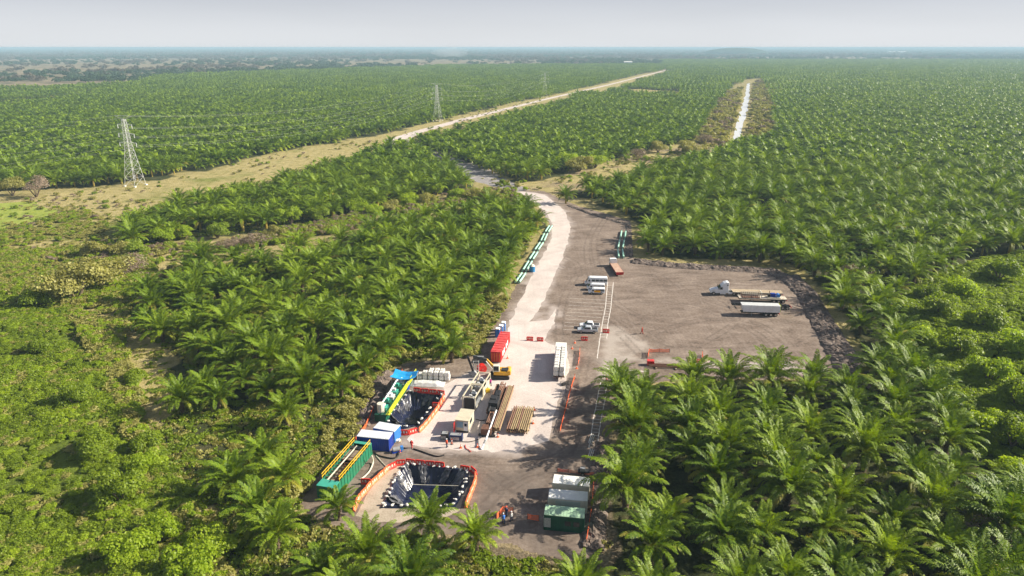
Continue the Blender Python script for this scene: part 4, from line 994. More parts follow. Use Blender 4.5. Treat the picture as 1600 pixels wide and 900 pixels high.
rgt = [((974.5,362),(972.5,374)), ((972,376),(969,389.5)), ((969,391),(970.5,404.5))]
for k, (a, b_) in enumerate(rgt):
    A_, B2 = P(*a), P(*b_); u = (B2-A_).normalized(); n_ = Vector((-u.y, u.x, 0))
    for s in (-.85, .85):
        pipe_thing('pale green pipe, %s one of the %s pair in the right row' % ('left' if s > 0 else 'right', ['far','middle','near'][k]), A_-n_*s, B2-n_*s, 'pale green pipes above the flatbed lorry')

# steel pipe stack
def pipe_stack(name, label, near0, near1, far0, far1, rows, cols, r, mats, z0=.35):
    n0, n1, f0, f1 = P(*near0), P(*near1), P(*far0), P(*far1)
    a, b_ = (n0+n1)/2, (f0+f1)/2; d = b_-a; ang = math.atan2(d.y, d.x); c = (a+b_)/2
    t = thing(name, label, 'pipe stack', c, ang); L = d.length; w = (n1-n0).length
    for x in (-L*.32, 0, L*.32): MB().box((x,0,z0/2), (.3,w*1.05,z0)).build('timber_bearer', m_deck, t)
    for j in range(rows):
        for i in range(cols):
            y = -w/2+w*(i+.5)/cols+(j % 2)*.04; x0 = -L/2+random.uniform(-.25,.25)
            MB().tube((x0,y,z0+r+j*r*1.95),(x0+L,y,z0+r+j*r*1.95), r, 9).build('steel_pipe', random.choice(mats), t)
    for x in (-L*.25, L*.3):
        b2 = MB()
        for s in (-1,1): b2.box((x,s*(w/2+.06),z0+rows*r), (.12,.1,rows*r*2+.5))
        b2.build('side_post', m_rust, t)
    return t, L, w
pipe_stack('drill_pipe_stack', 'flat stack of brown steel drill pipes right of the drilling rig', (791,676), (824,681.5), (804,640), (834,645), 3, 11, .14, [m_pipe, m_pipe, m_pipe2])

# ------------------------------------------------------------------ directional drilling rig with its pipe box
t, L = longbox('drilling_rig', 'dark rusty drilling rig with ochre pipes racked along its right side', 'drilling rig', (766,683), (793,607), 0, 3, 2)
MB().box((0,.85,.55), (L*.96,1.5,.3)).build('chassis', m_rust, t)
for s in (-1,1): MB().box((-L*.12,.85+s*.8,.4), (5.5,.5,.8)).build('track', m_black, t, bevel=.15)
b = MB(); [b.box((0,y,1.35), (L*.98,.16,.3)) for y in (.35,1.35)]
for k in range(14): b.box((-L/2+L*(k+.5)/14,.85,1.3), (.14,1.0,.2))
b.build('drill_rack', m_rust, t)
b = MB(); [b.tube((-L*.45+random.uniform(0,1.5), y, 1.75), (L*.48-random.uniform(0,1.2), y, 1.75), .12, 8) for y in (.5,.85,1.15)]; b.build('drill_rod', m_pipe2, t)
MB().box((-L*.02,1.0,2.05), (3.0,1.9,1.5)).box((L*.1,1.0,1.7), (1.6,1.2,.9)).box((-L*.14,.9,1.7), (1.4,1.1,.8)).build('rotary_drive', m_black, t, bevel=.06)
b = MB(); [b.path([(-1.5+k*.3,1.2,2.4),(-.9+k*.35,1.9,2.0+.1*k),(.2+k*.3,1.6,1.2)], .06, 5) for k in range(5)]; b.build('hydraulic_hose', m_hose, t)
MB().box((-L/2+.9,.85,1.0), (1.8,1.9,1.2)).tube((-L/2+.5,.1,1.2),(-L/2+.5,1.7,1.2),.4,10).build('vise', m_rust, t)
MB().box((-L/2+.2,.7,.25), (.5,3.2,.3)).build('anchor_plate', m_black, t)
for k in range(15):
    y = -.30-.30*(k % 5); z = .75+.29*(k//5)
    MB().tube((-L*.45+random.uniform(0,.4),y,z),(L*.44+random.uniform(-.3,.3),y,z),.15,8).build('steel_pipe', [m_pipe,m_pipe,m_pipe2,m_pipe][k % 4], t)
for k in range(9):
    y = 1.75+.22*(k % 3); z = .8+.22*(k//3); MB().tube((-L*.1+random.uniform(-1,1),y,z),(L*.46,y,z),.12,7).build('dark_rod', m_pipe2 if k % 3 else m_black, t)
MB().box((L*.02,1.2,2.6), (1.6,1.3,.8)).box((L*.18,.9,2.0), (2.2,1.0,.7)).tube((-L*.2,1.5,2.0),(L*.05,1.5,2.3),.22,8).build('hydraulic_pack', m_black, t, bevel=.06)
b = MB()
for x in (-L*.4,-L*.1,L*.2,L*.42): b.box((x,-.7,.35), (.16,1.3,.25)).box((x,-1.33,.8), (.12,.1,1.1))
b.build('pipe_cradle', m_rust, t)
t2 = thing('drill_string', 'long white drill rod slanting down to the ground at the rig front', 'drill rod', (0,0,0))
a, b_ = P(775.5,641,2.4), P(752,702,.1); kk = P(758,690,.9)
MB().tube(a, kk, .17, 9).tube(kk, b_, .15, 9).build('rod', m_white, t2); MB().tube(kk-(b_-kk).normalized()*.3, kk+(b_-kk).normalized()*.4, .24, 9).build('coupling', m_grey, t2)

# beige two bay equipment frame
a = P(733,640.5); b_ = P(757,601); d = b_-a; ang = math.atan2(d.y, d.x); c = (a+b_)/2; L = d.length; w = 2.6; hh = 3.0
t = thing('open_frame_module', 'beige open topped steel frame module with machinery in two bays', 'machine', c, ang)
b = MB()
for x in (-L/2,-L*.02,L*.02,L/2):
    for s in (-1,1): b.box((x,s*w/2,hh/2), (.2,.2,hh))
    b.box((x,0,hh-.08), (.2,w,.18)).box((x,0,.12), (.2,w,.2))
for s in (-1,1): b.box((0,s*w/2,hh-.07), (L,.19,.2)).box((0,s*w/2,.13), (L,.19,.22))
b.build('frame', m_beige, t)
MB().box((0,0,.28), (L-.3,w-.3,.1)).build('floor_plate', m_grey, t)
for s in (-1,1): MB().box((L*.26,s*(w/2-.05),1.0), (L*.45,.05,1.6)).build('side_panel', m_beige, t)
MB().box((-L/2+.15,0,1.4), (.06,w-.4,2.4)).build('opening_shade', m_black, t)  # black sheet painting the shade inside the open end
for k, x in enumerate((-L*.36,-L*.18,L*.14,L*.34)):
    q = MB().box((x,.1,1.2), (1.7,1.5,1.5)).build('engine', m_black if k % 2 else m_grey, t, bevel=.08)
    MB().tube((x,-.5,1.8),(x,.5,1.8),.42,10).box((x+.5,.3,2.1),(.5,.5,.5)).build('fan_housing', m_lgrey, q)
    MB().path([(x-.5,-.7,1.9),(x,-.2,2.4),(x+.6,.5,2.2)], .1, 6).build('duct', m_white, q)
# control cabin
a = P(725.5,677); b_ = P(734.5,655); d = b_-a; ang = math.atan2(d.y, d.x); c = (a+b_)/2; L = 4.6; w = 2.6; hh = 2.7
a = P(721.5,656.5,hh); b_ = P(730.5,639.5,hh); d = b_-a; ang = math.atan2(d.y, d.x); c = (a+b_)/2; c.z = 0; L = d.length
t = thing('control_cabin', 'beige flat roofed control cabin with pale blue front window', 'cabin', c, ang)
MB().box((0,0,1.5), (L,w,2.2)).build('wall', m_beige, t); MB().box((0,0,hh-.06), (L+.2,w+.2,.12)).build('roof', m_beige, t)
MB().box((0,0,.2), (L,w-.2,.35)).build('skid', m_black, t)
MB().box((-L/2-.03,.45,1.7), (.05,1.3,1.3)).build('front_window', m_cglass, t); q = MB().box((-L/2-.03,-.75,1.4), (.05,.8,1.9)).build('door', m_white, t); MB().box((-L/2-.07,-.75,1.75), (.04,.5,.6)).build('pane', m_glass, q)
MB().box((-L/2-.5,w/2+.05,1.4), (1.0,.06,2.0)).build('open_door', m_red, t)
MB().box((-.4,-w/2-.03,1.75), (1.6,.05,.8)).build('side_window', m_glass, t)
def genset(label, pn, dims, rz, m):
    t = thing('generator', label, 'generator', P(*pn), rz)
    MB().box((0,0,dims[2]/2+.12), (dims[0],dims[1],dims[2]-.15)).build('housing', m, t, bevel=.05); MB().box((0,0,.1), (dims[0]+.15,dims[1]+.1,.2)).build('skid', m_grey, t)
    MB().box((0,0,dims[2]+.06), (dims[0]*.8,dims[1]*.7,.06)).build('top_grille', m_grey, t); MB().tube((dims[0]*.3,0,dims[2]),(dims[0]*.3,0,dims[2]+.35),.06).build('exhaust', m_rust, t)
    b = MB(); [b.box((-dims[0]*.35+k*.22,-dims[1]/2-.02,dims[2]*.55), (.1,.04,dims[2]*.5)) for k in range(int(dims[0]*.7/.22))]; b.build('vent', m_lgrey, t)
genset('small black generator box left of the dark blue one', (695.5,685), (1.4,1.4,1.2), AX, m_black)
genset('dark blue generator with louvres in front of the beige cabin', (712.5,687.5), (2.6,1.2,1.2), AX, mat('navy_paint', (.02,.03,.09), rough=.5))

# ------------------------------------------------------------------ excavator
t = thing('excavator', 'yellow tracked excavator reaching left in front of the red container', 'excavator', P(781,589), AX+math.pi+R(3))
for s in (-1,1): MB().prism([(-2.2,.15),(-1.9,0),(1.9,0),(2.25,.2),(2.25,.55),(1.9,.85),(-1.9,.85),(-2.25,.55)], .6, y0=s*1.15).build('track', m_black, t)
MB().box((0,0,.65), (1.8,1.8,.5)).build('undercarriage', m_grey, t)
MB().box((-.5,0,1.45), (3.6,2.6,.9)).build('upper_body', m_cat, t, bevel=.1)
MB().box((-2.1,0,1.6), (.9,2.6,1.1)).build('counterweight', m_cat, t, bevel=.2)
MB().box((-1.2,.4,2.05), (1.6,1.4,.35)).build('engine_cover', m_black, t, bevel=.05)
cb = MB().box((.75,.75,2.5), (1.5,1.0,1.6), taper=.9).build('cab', m_offw, t, bevel=.06); 
MB().box((1.45,.75,2.6), (.08,.8,1.1)).build('windscreen', m_glass, cb); MB().box((.75,1.23,2.6), (1.1,.06,1.0)).build('side_window', m_glass, cb)
for a_, b_, m_ in (((.9,-.2,1.8),(3.0,-.2,4.1), m_cat), ((3.0,-.2,4.1),(5.8,-.2,4.9), mat('dark_boom_steel', (.06,.065,.07), rough=.5, var=.2))):
    A_, B2 = Vector(a_), Vector(b_); dd_ = B2-A_; MB().box((A_+B2)/2, (dd_.length+.3,.4,.6), ry=-math.atan2(dd_.z, dd_.x)).build('boom', m_, t, bevel=.05)
MB().box((6.6,-.2,3.0), (.45,.36,4.0), ry=R(18)).build('stick', m_black, t, bevel=.05)
MB().tube((1.6,-.45,2.0),(3.1,-.45,3.9),.1).tube((1.6,.05,2.0),(3.1,.05,3.9),.1).tube((3.6,-.2,4.9),(6.0,-.2,4.9),.11).build('hydraulic_ram', m_lgrey, t)
MB().prism([(5.0,.25),(6.1,.1),(6.6,.6),(6.4,1.3),(5.7,1.2),(5.3,.8)], 1.2, y0=-.2).build('bucket', m_grey, t)
t = thing('hose_reel', 'round red reel standing on the gravel beneath the excavator stick', 'reel', P(753,582), R(20))
MB().tube((0,-.5,1.05),(0,.5,1.05),.65,16).build('wound_hose', m_redplastic, t)
for s in (-1,1): MB().tube((0,s*.5,1.05),(0,s*.58,1.05),1.05,18).build('reel_flange', m_redplastic, t)
MB().box((0,0,.1), (1.8,1.3,.2)).tube((0,-.75,1.05),(0,.75,1.05),.1).build('stand', m_grey, t)
t = thing('lattice_gate', 'grey steel lattice panel standing left of the red reel', 'steel panel', P(744,585), AX+R(12))
b = MB(); [b.tube((x,0,0),(x,0,3.4),.07) for x in (-.6,.6)]; [b.tube((-.6,0,.3+k*.75),(.6,0,.3+k*.75),.05) for k in range(5)]; [b.tube((-.6,0,.3+k*.75),(.6,0,1.05+k*.75),.04) for k in range(4)]; b.build('panel_frame', m_lgrey, t)
for s in (-.6,.6): MB().tube((s,0,1.8),(s,1.1,0),.05).build('brace', m_lgrey, t)

# ------------------------------------------------------------------ mud recycling plant by the far pit (green tanks, yellow rail)
a = P(597,660); b_ = P(640,594); d = b_-a; ang = math.atan2(d.y, d.x); c = (a+b_)/2; L = d.length
t = thing('mud_recycling_unit', 'green mud recycling plant with a yellow green walkway rail beside the far pit', 'machine', c, ang)
MB().box((0,.3,.9), (L,2.4,1.6)).build('tank', m_dgreen, t)
b = MB()
for k in range(12): b.box((-L/2+L*(k+.5)/12,-.93,.9), (.12,.08,1.5))
b.build('tank_rib', m_dgreen, t)
wk_ = MB().box((0,-1.25,1.75), (L,.75,.1)).build('walkway', m_ygreen, t)
b = MB()
n = 16
for k in range(n+1): b.tube((-L/2+L*k/n,-1.6,1.75),(-L/2+L*k/n,-1.6,2.9),.05,5)
for z in (2.1,2.5,2.9): b.box((0,-1.6,z), (L,.1,.11))
b.build('guard_rail', m_ygreen, wk_)
for k in range(6):
    x = -L*.38+L*.12*k; q = MB().box((x,.4,2.1), (L*.085,1.7,.7)).build('shaker_screen', [m_tgreen,m_dgreen,m_lgrey][k % 3], t, bevel=.05)
    MB().box((x+.1,.3,2.65), (.7,.6,.5)).tube((x-.4,.8,2.2),(x-.4,.8,3.1),.18,8).build('motor', [m_lgrey,m_tgreen,m_white][k % 3], q)
b = MB(); b.path([(-L*.4,.9,2.6),(-L*.1,.5,3.2),(L*.15,.8,3.1),(L*.3,.2,2.5)], .16, 7); b.build('transfer_pipe', m_white, t)
MB().tube((-L*.44,.5,1.7),(-L*.44,.5,3.6),.7,12).build('cyclone_tank', m_offw, t); MB().box((-L*.47,-.2,.9), (1.4,1.2,1.8)).build('pump_box', m_dgreen, t)
b = MB(); [b.box((L*(.1+.06*k),1.4,2.0), (.5,.5,.5+.15*(k % 3))) for k in range(5)]; b.build('valve_box', m_tgreen, t)
a = P(633,607); t = thing('blue_tank_shelter', 'bright blue canopy over a dark blue tank at the plant far end', 'shelter', a, ang)
MB().tube((0,0,0),(0,0,2.2),1.0,12).build('tank', m_blue, t)
v_ = []; f_ = []
for i in range(7):
    for j in range(5): x = -1.9+3.8*i/6; y = -2.6+5.2*j/4; v_.append((x,y,3.3-.5*math.sin(math.pi*j/4)+.25*math.cos(i)+.1*random.random()))
for i in range(6):
    for j in range(4): f_.append((i*5+j,i*5+j+1,(i+1)*5+j+1,(i+1)*5+j))
q = MB(); q.add(v_, f_); o = q.build('canopy', m_sky, t); sm = o.modifiers.new('thick', 'SOLIDIFY'); sm.thickness = .05
for x in (-1.7,1.7):
    for y in (-2.3,2.3): MB().tube((x,y,0),(x,y,3.1),.06).build('post', m_lgrey, t)

# green open mud tank with yellow rails
hh = 2.3; a = P(508,761,hh); b_ = P(568,691,hh); d = b_-a; ang = math.atan2(d.y, d.x); c = (a+b_)/2; c.z = 0; L = d.length; w = 3.1
t = thing('mud_tank', 'long green open mud tank with yellow rails down both sides', 'tank', c, ang)
for s in (-1,1):
    MB().box((0,s*w/2,hh/2), (L,.12,hh)).build('side_wall', m_green, t)
b = MB()
for k in range(14):
    for s in (-1,1): b.box((-L/2+L*(k+.5)/14,s*(w/2+.09),hh/2), (.12,.07,hh-.1))
b.build('wall_rib', m_green, t)
MB().box((-L/2,0,hh/2), (.12,w,hh)).box((L/2,0,hh/2), (.12,w,hh)).build('end_wall', m_green, t)
MB().box((0,0,.25), (L-.2,w-.2,.3)).build('tank_floor', m_rust, t)
MB().box((-L/2+.9,0,hh+.04), (1.9,w+.1,.1)).build('near_deck', m_tgreen, t); MB().box((L/2-.35,0,hh+.04), (.8,w+.1,.1)).build('far_deck', m_tgreen, t)
MB().box((L*.24,0,hh-.22), (L*.3,w-.3,.1)).box((-L*.08,0,hh-1.2), (L*.36,w-.3,.1)).build('mud_surface', m_mud, t)
b = MB(); [b.box((-L*.3+k*.9,0,hh-.15), (.12,w,.12)) for k in range(8)]; b.tube((-L*.3,.3,1.0),(L*.05,-.3,1.6),.15); b.path([(-L*.28,-.8,.8),(-L*.15,.2,1.7),(-L*.02,-.5,1.2),(L*.05,.7,1.8)], .1, 6); b.build('agitator', m_rust, t)
MB().box((0,.62,hh+.0), (L*.8,.14,.14)).build('walk_beam', m_offw, t); MB().box((L*.36,0,hh-.3),(.9,w-.2,.7)).build('far_hatch', m_black, t)
for s in (-1,1):
    b = MB()
    for k in range(12): b.tube((-L*.36+L*.82*k/11,s*(w/2+.02),hh),(-L*.36+L*.82*k/11,s*(w/2+.02),hh+1.1),.035,5)
    for z in (hh+.5,hh+1.05): b.box((L*.05,s*(w/2+.02),z), (L*.84,.09,.09))
    b.build('guard_rail', m_yellow, t)
MB().box((L/2+.1,-w/2+.5,hh*.55),(.1,.9,hh*.9)).build('white_panel', m_white, t)

# ------------------------------------------------------------------ lined pits
def pit(label, poly, depth, seed, n_sheen_folds):
    w_ = resample_closed([tuple(v) for v in W(poly)], 150); n = len(w_); cen = w_.mean(0)
    t = thing('pit_liner', label, 'pit liner', (cen[0], cen[1], 0)); V = []; Qs = []
    rad = np.hypot(*(w_-cen).T); prof = [(1.10,.03),(1.05,.16),(1.0,.20),(.93,-.25),(.85,-.9),(.76,-1.5),(.66,-depth+.2),(.5,-depth),(.25,-depth-.02),(.02,-depth)]
    rr = np.random.default_rng(seed)
    for k, (s, z) in enumerate(prof):
        wob = (fbm(np.arange(n)*.45+seed*9, np.full(n, k*.7), 3)-.5)
        amp = (0.05 if k < 3 else .22 if k < 7 else .05)
        for i in range(n):
            dx, dy = w_[i]-cen; s2 = s+wob[i]*amp*.35
            V.append((dx*s2, dy*s2, z+wob[i]*amp*1.6 + (.06*((i*7) % 3 == 0) if 0 < k < 7 else 0)))
    F_ = [(k*n+i, k*n+(i+1) % n, (k+1)*n+(i+1) % n, (k+1)*n+i) for k in range(len(prof)-1) for i in range(n)]
    q = MB(); q.add(V, [f[::-1] for f in F_]); q.build('black_sheeting', m_liner, t)
    # loose crumpled folds of the sheet
    for j in range(n_sheen_folds):
        i = rr.integers(0, n); dx, dy = w_[i]-cen; b2 = MB(); vv = []; ff = []; nn_ = 7
        an = math.atan2(dy, dx)
        for a_ in range(nn_):
            for c_ in range(nn_):
                s = 1.02-.34*a_/(nn_-1); y = (c_/(nn_-1)-.5)*2.4*(1.2-a_*.08); z = .3-(a_/(nn_-1))*1.3*depth*.75+rr.uniform(-.16,.22)
                vv.append((dx*s-math.sin(an)*y+rr.uniform(-.12,.12), dy*s+math.cos(an)*y+rr.uniform(-.12,.12), z))
        for a_ in range(nn_-1):
            for c_ in range(nn_-1): ff.append((a_*nn_+c_, a_*nn_+c_+1, (a_+1)*nn_+c_+1, (a_+1)*nn_+c_))
        b2.add(vv, ff); b2.build('creased_fold', m_sheen, t)
    return w_, cen
w2, c2 = pit('black plastic lining of the near pit ringed with white sandbags', PIT2, 2.4, 3, 12)
w1, c1 = pit('navy plastic lining of the far pit beside the mud recycling plant', PIT1, 2.4, 8, 9)
sb = MB().blob((0,0,.17), (.42,.28,.19), 3, 9, 6, .07, square=.8).v
def sandbag_mesh(seed):
    b = MB().blob((0,0,.2), (.36,.27,.19), seed, 10, 6, .10, square=.8); b.tube((.4,0,.2),(.58,0,.22),.09,6,.14)
    me = bpy.data.meshes.new('sandbag'); me.from_pydata(b.v, [], b.f); me.update(); me.materials.append(m_bag); return me
SBM = [sandbag_mesh(i) for i in range(3)]
k = 0
for (w_, cen, cnt, nm) in ((w2, c2, 36, 'near'), (w1, c1, 20, 'far')):
    for i in range(cnt):
        p_ = w_[int(i*150/cnt+random.uniform(-1,1)) % 150]; q_ = cen+(p_-cen)*random.uniform(.99,1.07)
        o = bpy.data.objects.new('sandbag', SBM[k % 3]); C.objects.link(o); k += 1
        o.location = (q_[0], q_[1], .19); o.rotation_euler = (random.uniform(-.1,.1), random.uniform(-.1,.1), random.random()*6.28); s_ = random.uniform(.65,.95); o.scale = (s_,s_,s_)
        tag(o, 'white sandbag, %s round the %s pit edge counting from its far left corner' % ((NUM+NUM_)[i], nm), 'sandbag', 'sandbags round the %s pit' % nm)
t = thing('rope', 'pale rope stretched across the near pit', 'rope', (0,0,0)); MB().path([P(625,756,.3), P(660,757.5,.15), P(716,759,.3)], .05, 5).build('strand', m_offw, t)

# ------------------------------------------------------------------ plastic barriers in lines round the pits
def barrier_proto(m, nm):
    t = thing('plastic_barrier', 'x', 'barrier', (0,0,0)); L_ = 1.75
    MB().prism([(-.28,0),(.28,0),(.24,.22),(.10,.35),(.08,1.0),(-.08,1.0),(-.10,.35),(-.24,.22)], L_-.1).build('body', m, t)
    MB().box((0,0,1.03), (.14,L_-.3,.06)).build('top_lip', m, t)
    MB().box((.125,0,.6), (.03,.3,.45)).box((-.125,0,.6), (.03,.3,.45)).box((.125,.5,.6), (.03,.2,.35)).box((-.125,.5,.6), (.03,.2,.35)).box((.125,-.5,.6), (.03,.2,.35)).box((-.125,-.5,.6), (.03,.2,.35)).build('moulded_slot', m_black if False else m_offw, t)
    MB().tube((0,-L_/2+.02,.4),(0,-L_/2+.02,.95),.06,6).build('hinge_pin', m, t)
    return t
PR = {'red': barrier_proto(m_redplastic, 'red'), 'orange': barrier_proto(m_orangeplastic, 'orange')}
used = {'red': False, 'orange': False}
def barrier(p, rz, col, label, group):
    t = PR[col] if not used[col] else copy_tree(PR[col])
    used[col] = True; t.location = (p[0], p[1], .012); t.rotation_euler.z = rz; t['label'] = label; t['group'] = group
def barrier_line(poly, col, label, group, sp=1.78):
    w_ = [P(*q) for q in poly]; carry = 0.0; n_b = 0
    for a, b_ in zip(w_[:-1], w_[1:]):
        d = b_-a; L_ = d.length; s = carry
        while s + sp*.5 < L_:
            p = a + d*((s+sp*.5)/L_); barrier(p, math.atan2(d.y, d.x)-math.pi/2+random.uniform(-.1,.1), col, '%s, %s from %s' % (label, NUM[n_b], 'left' if w_[0].x < w_[-1].x else 'right'), group); n_b += 1; s += sp
        carry = s-L_
barrier_line([(552,800),(560,783),(578,761),(604,737)], 'orange', 'faded orange barrier in the curved line left of the near pit', 'orange barriers left of the near pit')
barrier_line([(606,735),(622,727),(640,725),(702,731)], 'red', 'red barrier in the line along the far side of the near pit', 'red barriers behind the near pit')
barrier_line([(719,735),(738,737),(743,742)], 'red', 'red barrier at the right rear corner of the near pit', 'red barriers at the near pit corner')
barrier_line([(743,744),(742,755),(725,800)], 'orange', 'orange barrier in the line down the right side of the near pit', 'orange barriers right of the near pit')
barrier_line([(646,612),(692,617),(695,621)], 'red', 'red barrier in the line along the far side of the far pit', 'red barriers behind the far pit')
barrier_line([(694,622),(683,642),(668,662),(656,675)], 'orange', 'orange barrier in the slanting line right of the far pit', 'orange barriers right of the far pit')
barrier_line([(652,675),(640,679),(618,680)], 'red', 'red barrier in the short line below the far pit', 'red barriers below the far pit')
for (a, b_), lb in (((572,756,), 'single red barrier standing outside the curved orange line'), ((828,532), 'left of the two red barriers across the gravel road'), ((844,533), 'right of the two red barriers across the gravel road'),
                    ((913,532), 'red barrier standing alone below the silver pickup'), ((947,520), 'orange red barrier beside the walkway near the pickups'), ((682,636), 'small red barrier bulging out of the far pit line')):
    barrier(P(a, b_), AX-math.pi/2, 'red', lb, None)
for o in list(C.objects):
    if o.name.startswith('plastic_barrier') and o.get('group') is None and 'group' in o: del o['group']

# ------------------------------------------------------------------ bulk bags
def bag_mesh(seed):
    b = MB().blob((0,0,.52), (.56,.56,.54), seed, 16, 8, .03, square=.42); 
    for sx in (-1,1):
        for sy in (-1,1): b.tube((sx*.42,sy*.42,.98),(sx*.3,sy*.3,1.15),.04,4)
    me = bpy.data.meshes.new('bulk_bag'); me.from_pydata(b.v, [], b.f); me.update(); me.materials.append(m_bag); return me
BM_ = [bag_mesh(i) for i in range(3)]
def bag(p, z, rz, label, group, s=1.0):
    o = bpy.data.objects.new('bulk_bag', random.choice(BM_)); C.objects.link(o); o.location = (p[0], p[1], z); o.rotation_euler.z = rz+random.uniform(-.05,.05); o.scale = (s,s,s*random.uniform(.93,1.05)); tag(o, label, 'bulk bag', group)
a = P(656,592); 
for i in range(6):
    for j in range(2):
        bag(on(a, AX, i*1.25, j*1.2, 0), .01, AX, 'white bulk bag by the trees, bottom layer, %s from the left in the %s row' % (NUM[i], ('front','rear')[j]), 'bottom bulk bags by the trees')
        if i in (1,2,3,4,5) and j == 0 or i in (2,3,4): bag(on(a, AX, i*1.25, j*1.2, 0), 1.03, AX, 'white bulk bag by the trees, top layer, %s from the left in the %s row' % (NUM[i], ('front','rear')[j]), 'top bulk bags by the trees')
# low tarpaulin heap in front
V = []; n_, m__ = 22, 10
for i in range(n_):
    for j in range(m__):
        u, v = i/(n_-1), j/(m__-1); e_ = min(1, 5*min(u,1-u))*min(1, 4*min(v,1-v)); V.append(((u-.5)*8.2, (v-.5)*2.6, .03+e_*(.5+.25*float(fbm(np.array(i*.5),np.array(j*.5),3)))))
q = MB(); q.add(V, [(i*m__+j, (i+1)*m__+j, (i+1)*m__+j+1, i*m__+j+1) for i in range(n_-1) for j in range(m__-1)])
tag(q.build('tarpaulin', mat('grey_white_tarpaulin', (.60,.61,.60), rough=.5, var=.15, scale=2, bump=.8), loc=P(666,600), rz=AX+.02), 'greyish white tarpaulin over a low heap in front of the bulk bags', 'tarpaulin')
# flat trailer loaded with bags, standing on the pad
a = P(873,595.5); b_ = P(876.5,560); d = b_-a; ang = math.atan2(d.y, d.x); L = 12.0; c = a+d.normalized()*L/2
t = trailer('loaded_trailer', 'flat trailer stacked with white bulk bags on the gravel pad', c, ang+math.pi, L, .95, 2, rust=True); deck(t, L, 1.0, m_rust)
for i in range(9):
    for j in (-1,1):
        for q_ in (0,1): bag(on(c, ang, -L/2+.75+i*1.31, j*.66, 0), 1.08+1.2*q_, ang, 'white bulk bag on the flat trailer, %s layer, %s column, %s row from front' % (('lower','upper')[q_], 'left' if j > 0 else 'right', NUM[i]), 'bulk bags on the flat trailer', 1.08)
a = P(876,559); t = thing('white_crate', 'tall white box with a grey front standing beyond the bag trailer', 'crate', a, ang-math.pi/2)
MB().box((0,1.2,1.45), (2.5,2.4,2.7)).build('wall', mat('pale_grey_panel', (.42,.44,.44), rough=.6, var=.1), t); MB().box((0,1.2,2.86), (2.6,2.5,.12)).build('roof', m_roofw, t)
b = MB(); [b.box((-1.0+k*.5,-.03,1.4), (.06,.06,2.5)) for k in range(5)]; b.build('front_batten', m_lgrey, t); MB().box((0,1.2,.06), (2.5,2.4,.12)).build('pallet', m_deck, t)
t = thing('scrap_frames', 'jumble of black steel frames beside the bag trailer', 'steel frames', P(882,601), .4)
for k in range(4): MB().tube((-.9+k*.15,-.5+k*.35,.1),(1.0+k*.1,-.4+k*.35,.15+k*.1),.07).tube((-.9+k*.3,-.5,.15+k*.05),(-.6+k*.3,.9,.5),.06).build('steel_bar', m_black, t)

# ------------------------------------------------------------------ markings, tapes, fences
lines = []
def strip(a, b_, w, z, amp=.05): 
    d = (b_-a); nr = Vector((-d.y, d.x, 0)).normalized()*w/2; n = max(2, int(d.length/1.0)); L1 = []; L2 = []
    for i in range(n+1):
        p = a+d*i/n; k = random.uniform(-amp, amp); L1.append((p+nr+nr.normalized()*k)); L2.append((p-nr+nr.normalized()*k))
    vs_ = [(p.x,p.y,z) for p in L1]+[(p.x,p.y,z) for p in L2]; return vs_, [(i+1,i,n+1+i,n+2+i) for i in range(n)]
b = MB()
for k in range(10):
    y = 466+k*5.4; b.add(*strip(P(890-(k*1.1),y), P(947-k*1.5,y+3.2), .13, .010))
wa = [(949.5,441),(946,480),(940,512),(935,545),(933,560)]; wb = [(958.5,441),(954.5,480),(950,505),(948,530)]
for pl in (wa, wb):
    for a, c_ in zip(pl[:-1], pl[1:]): b.add(*strip(P(*a), P(*c_), .22, .013))
def lerp_poly(pl, s):
    i = min(len(pl)-2, int(s*(len(pl)-1))); u = s*(len(pl)-1)-i; return (pl[i][0]+(pl[i+1][0]-pl[i][0])*u, pl[i][1]+(pl[i+1][1]-pl[i][1])*u)
yy = 446
while yy < 530:
    xa = np.interp(yy, [q[1] for q in wa], [q[0] for q in wa]); xb = np.interp(yy, [q[1] for q in wb], [q[0] for q in wb]); b.add(*strip(P(xa, yy), P(xb, yy+.5), .15, .016)); yy += 3.3+(yy-446)*.02
wc = [(939,593),(932,630),(926,662),(920,700)]; wd = [(949,593),(944,630),(938,662),(933,700)]
for pl in (wc, wd):
    for a, c_ in zip(pl[:-1], pl[1:]): b.add(*strip(P(*a), P(*c_), .16, .013))
yy = 595
while yy < 700:
    xa = np.interp(yy, [q[1] for q in wc], [q[0] for q in wc]); xb = np.interp(yy, [q[1] for q in wd], [q[0] for q in wd]); b.add(*strip(P(xa, yy), P(xb, yy+.8), .13, .016)); yy += 5
b.add(*strip(P(944,576), P(1010,581), .5, .019, .15))
o = b.build('walkway_and_bay_markings', m_lime); tag(o, kind='structure')
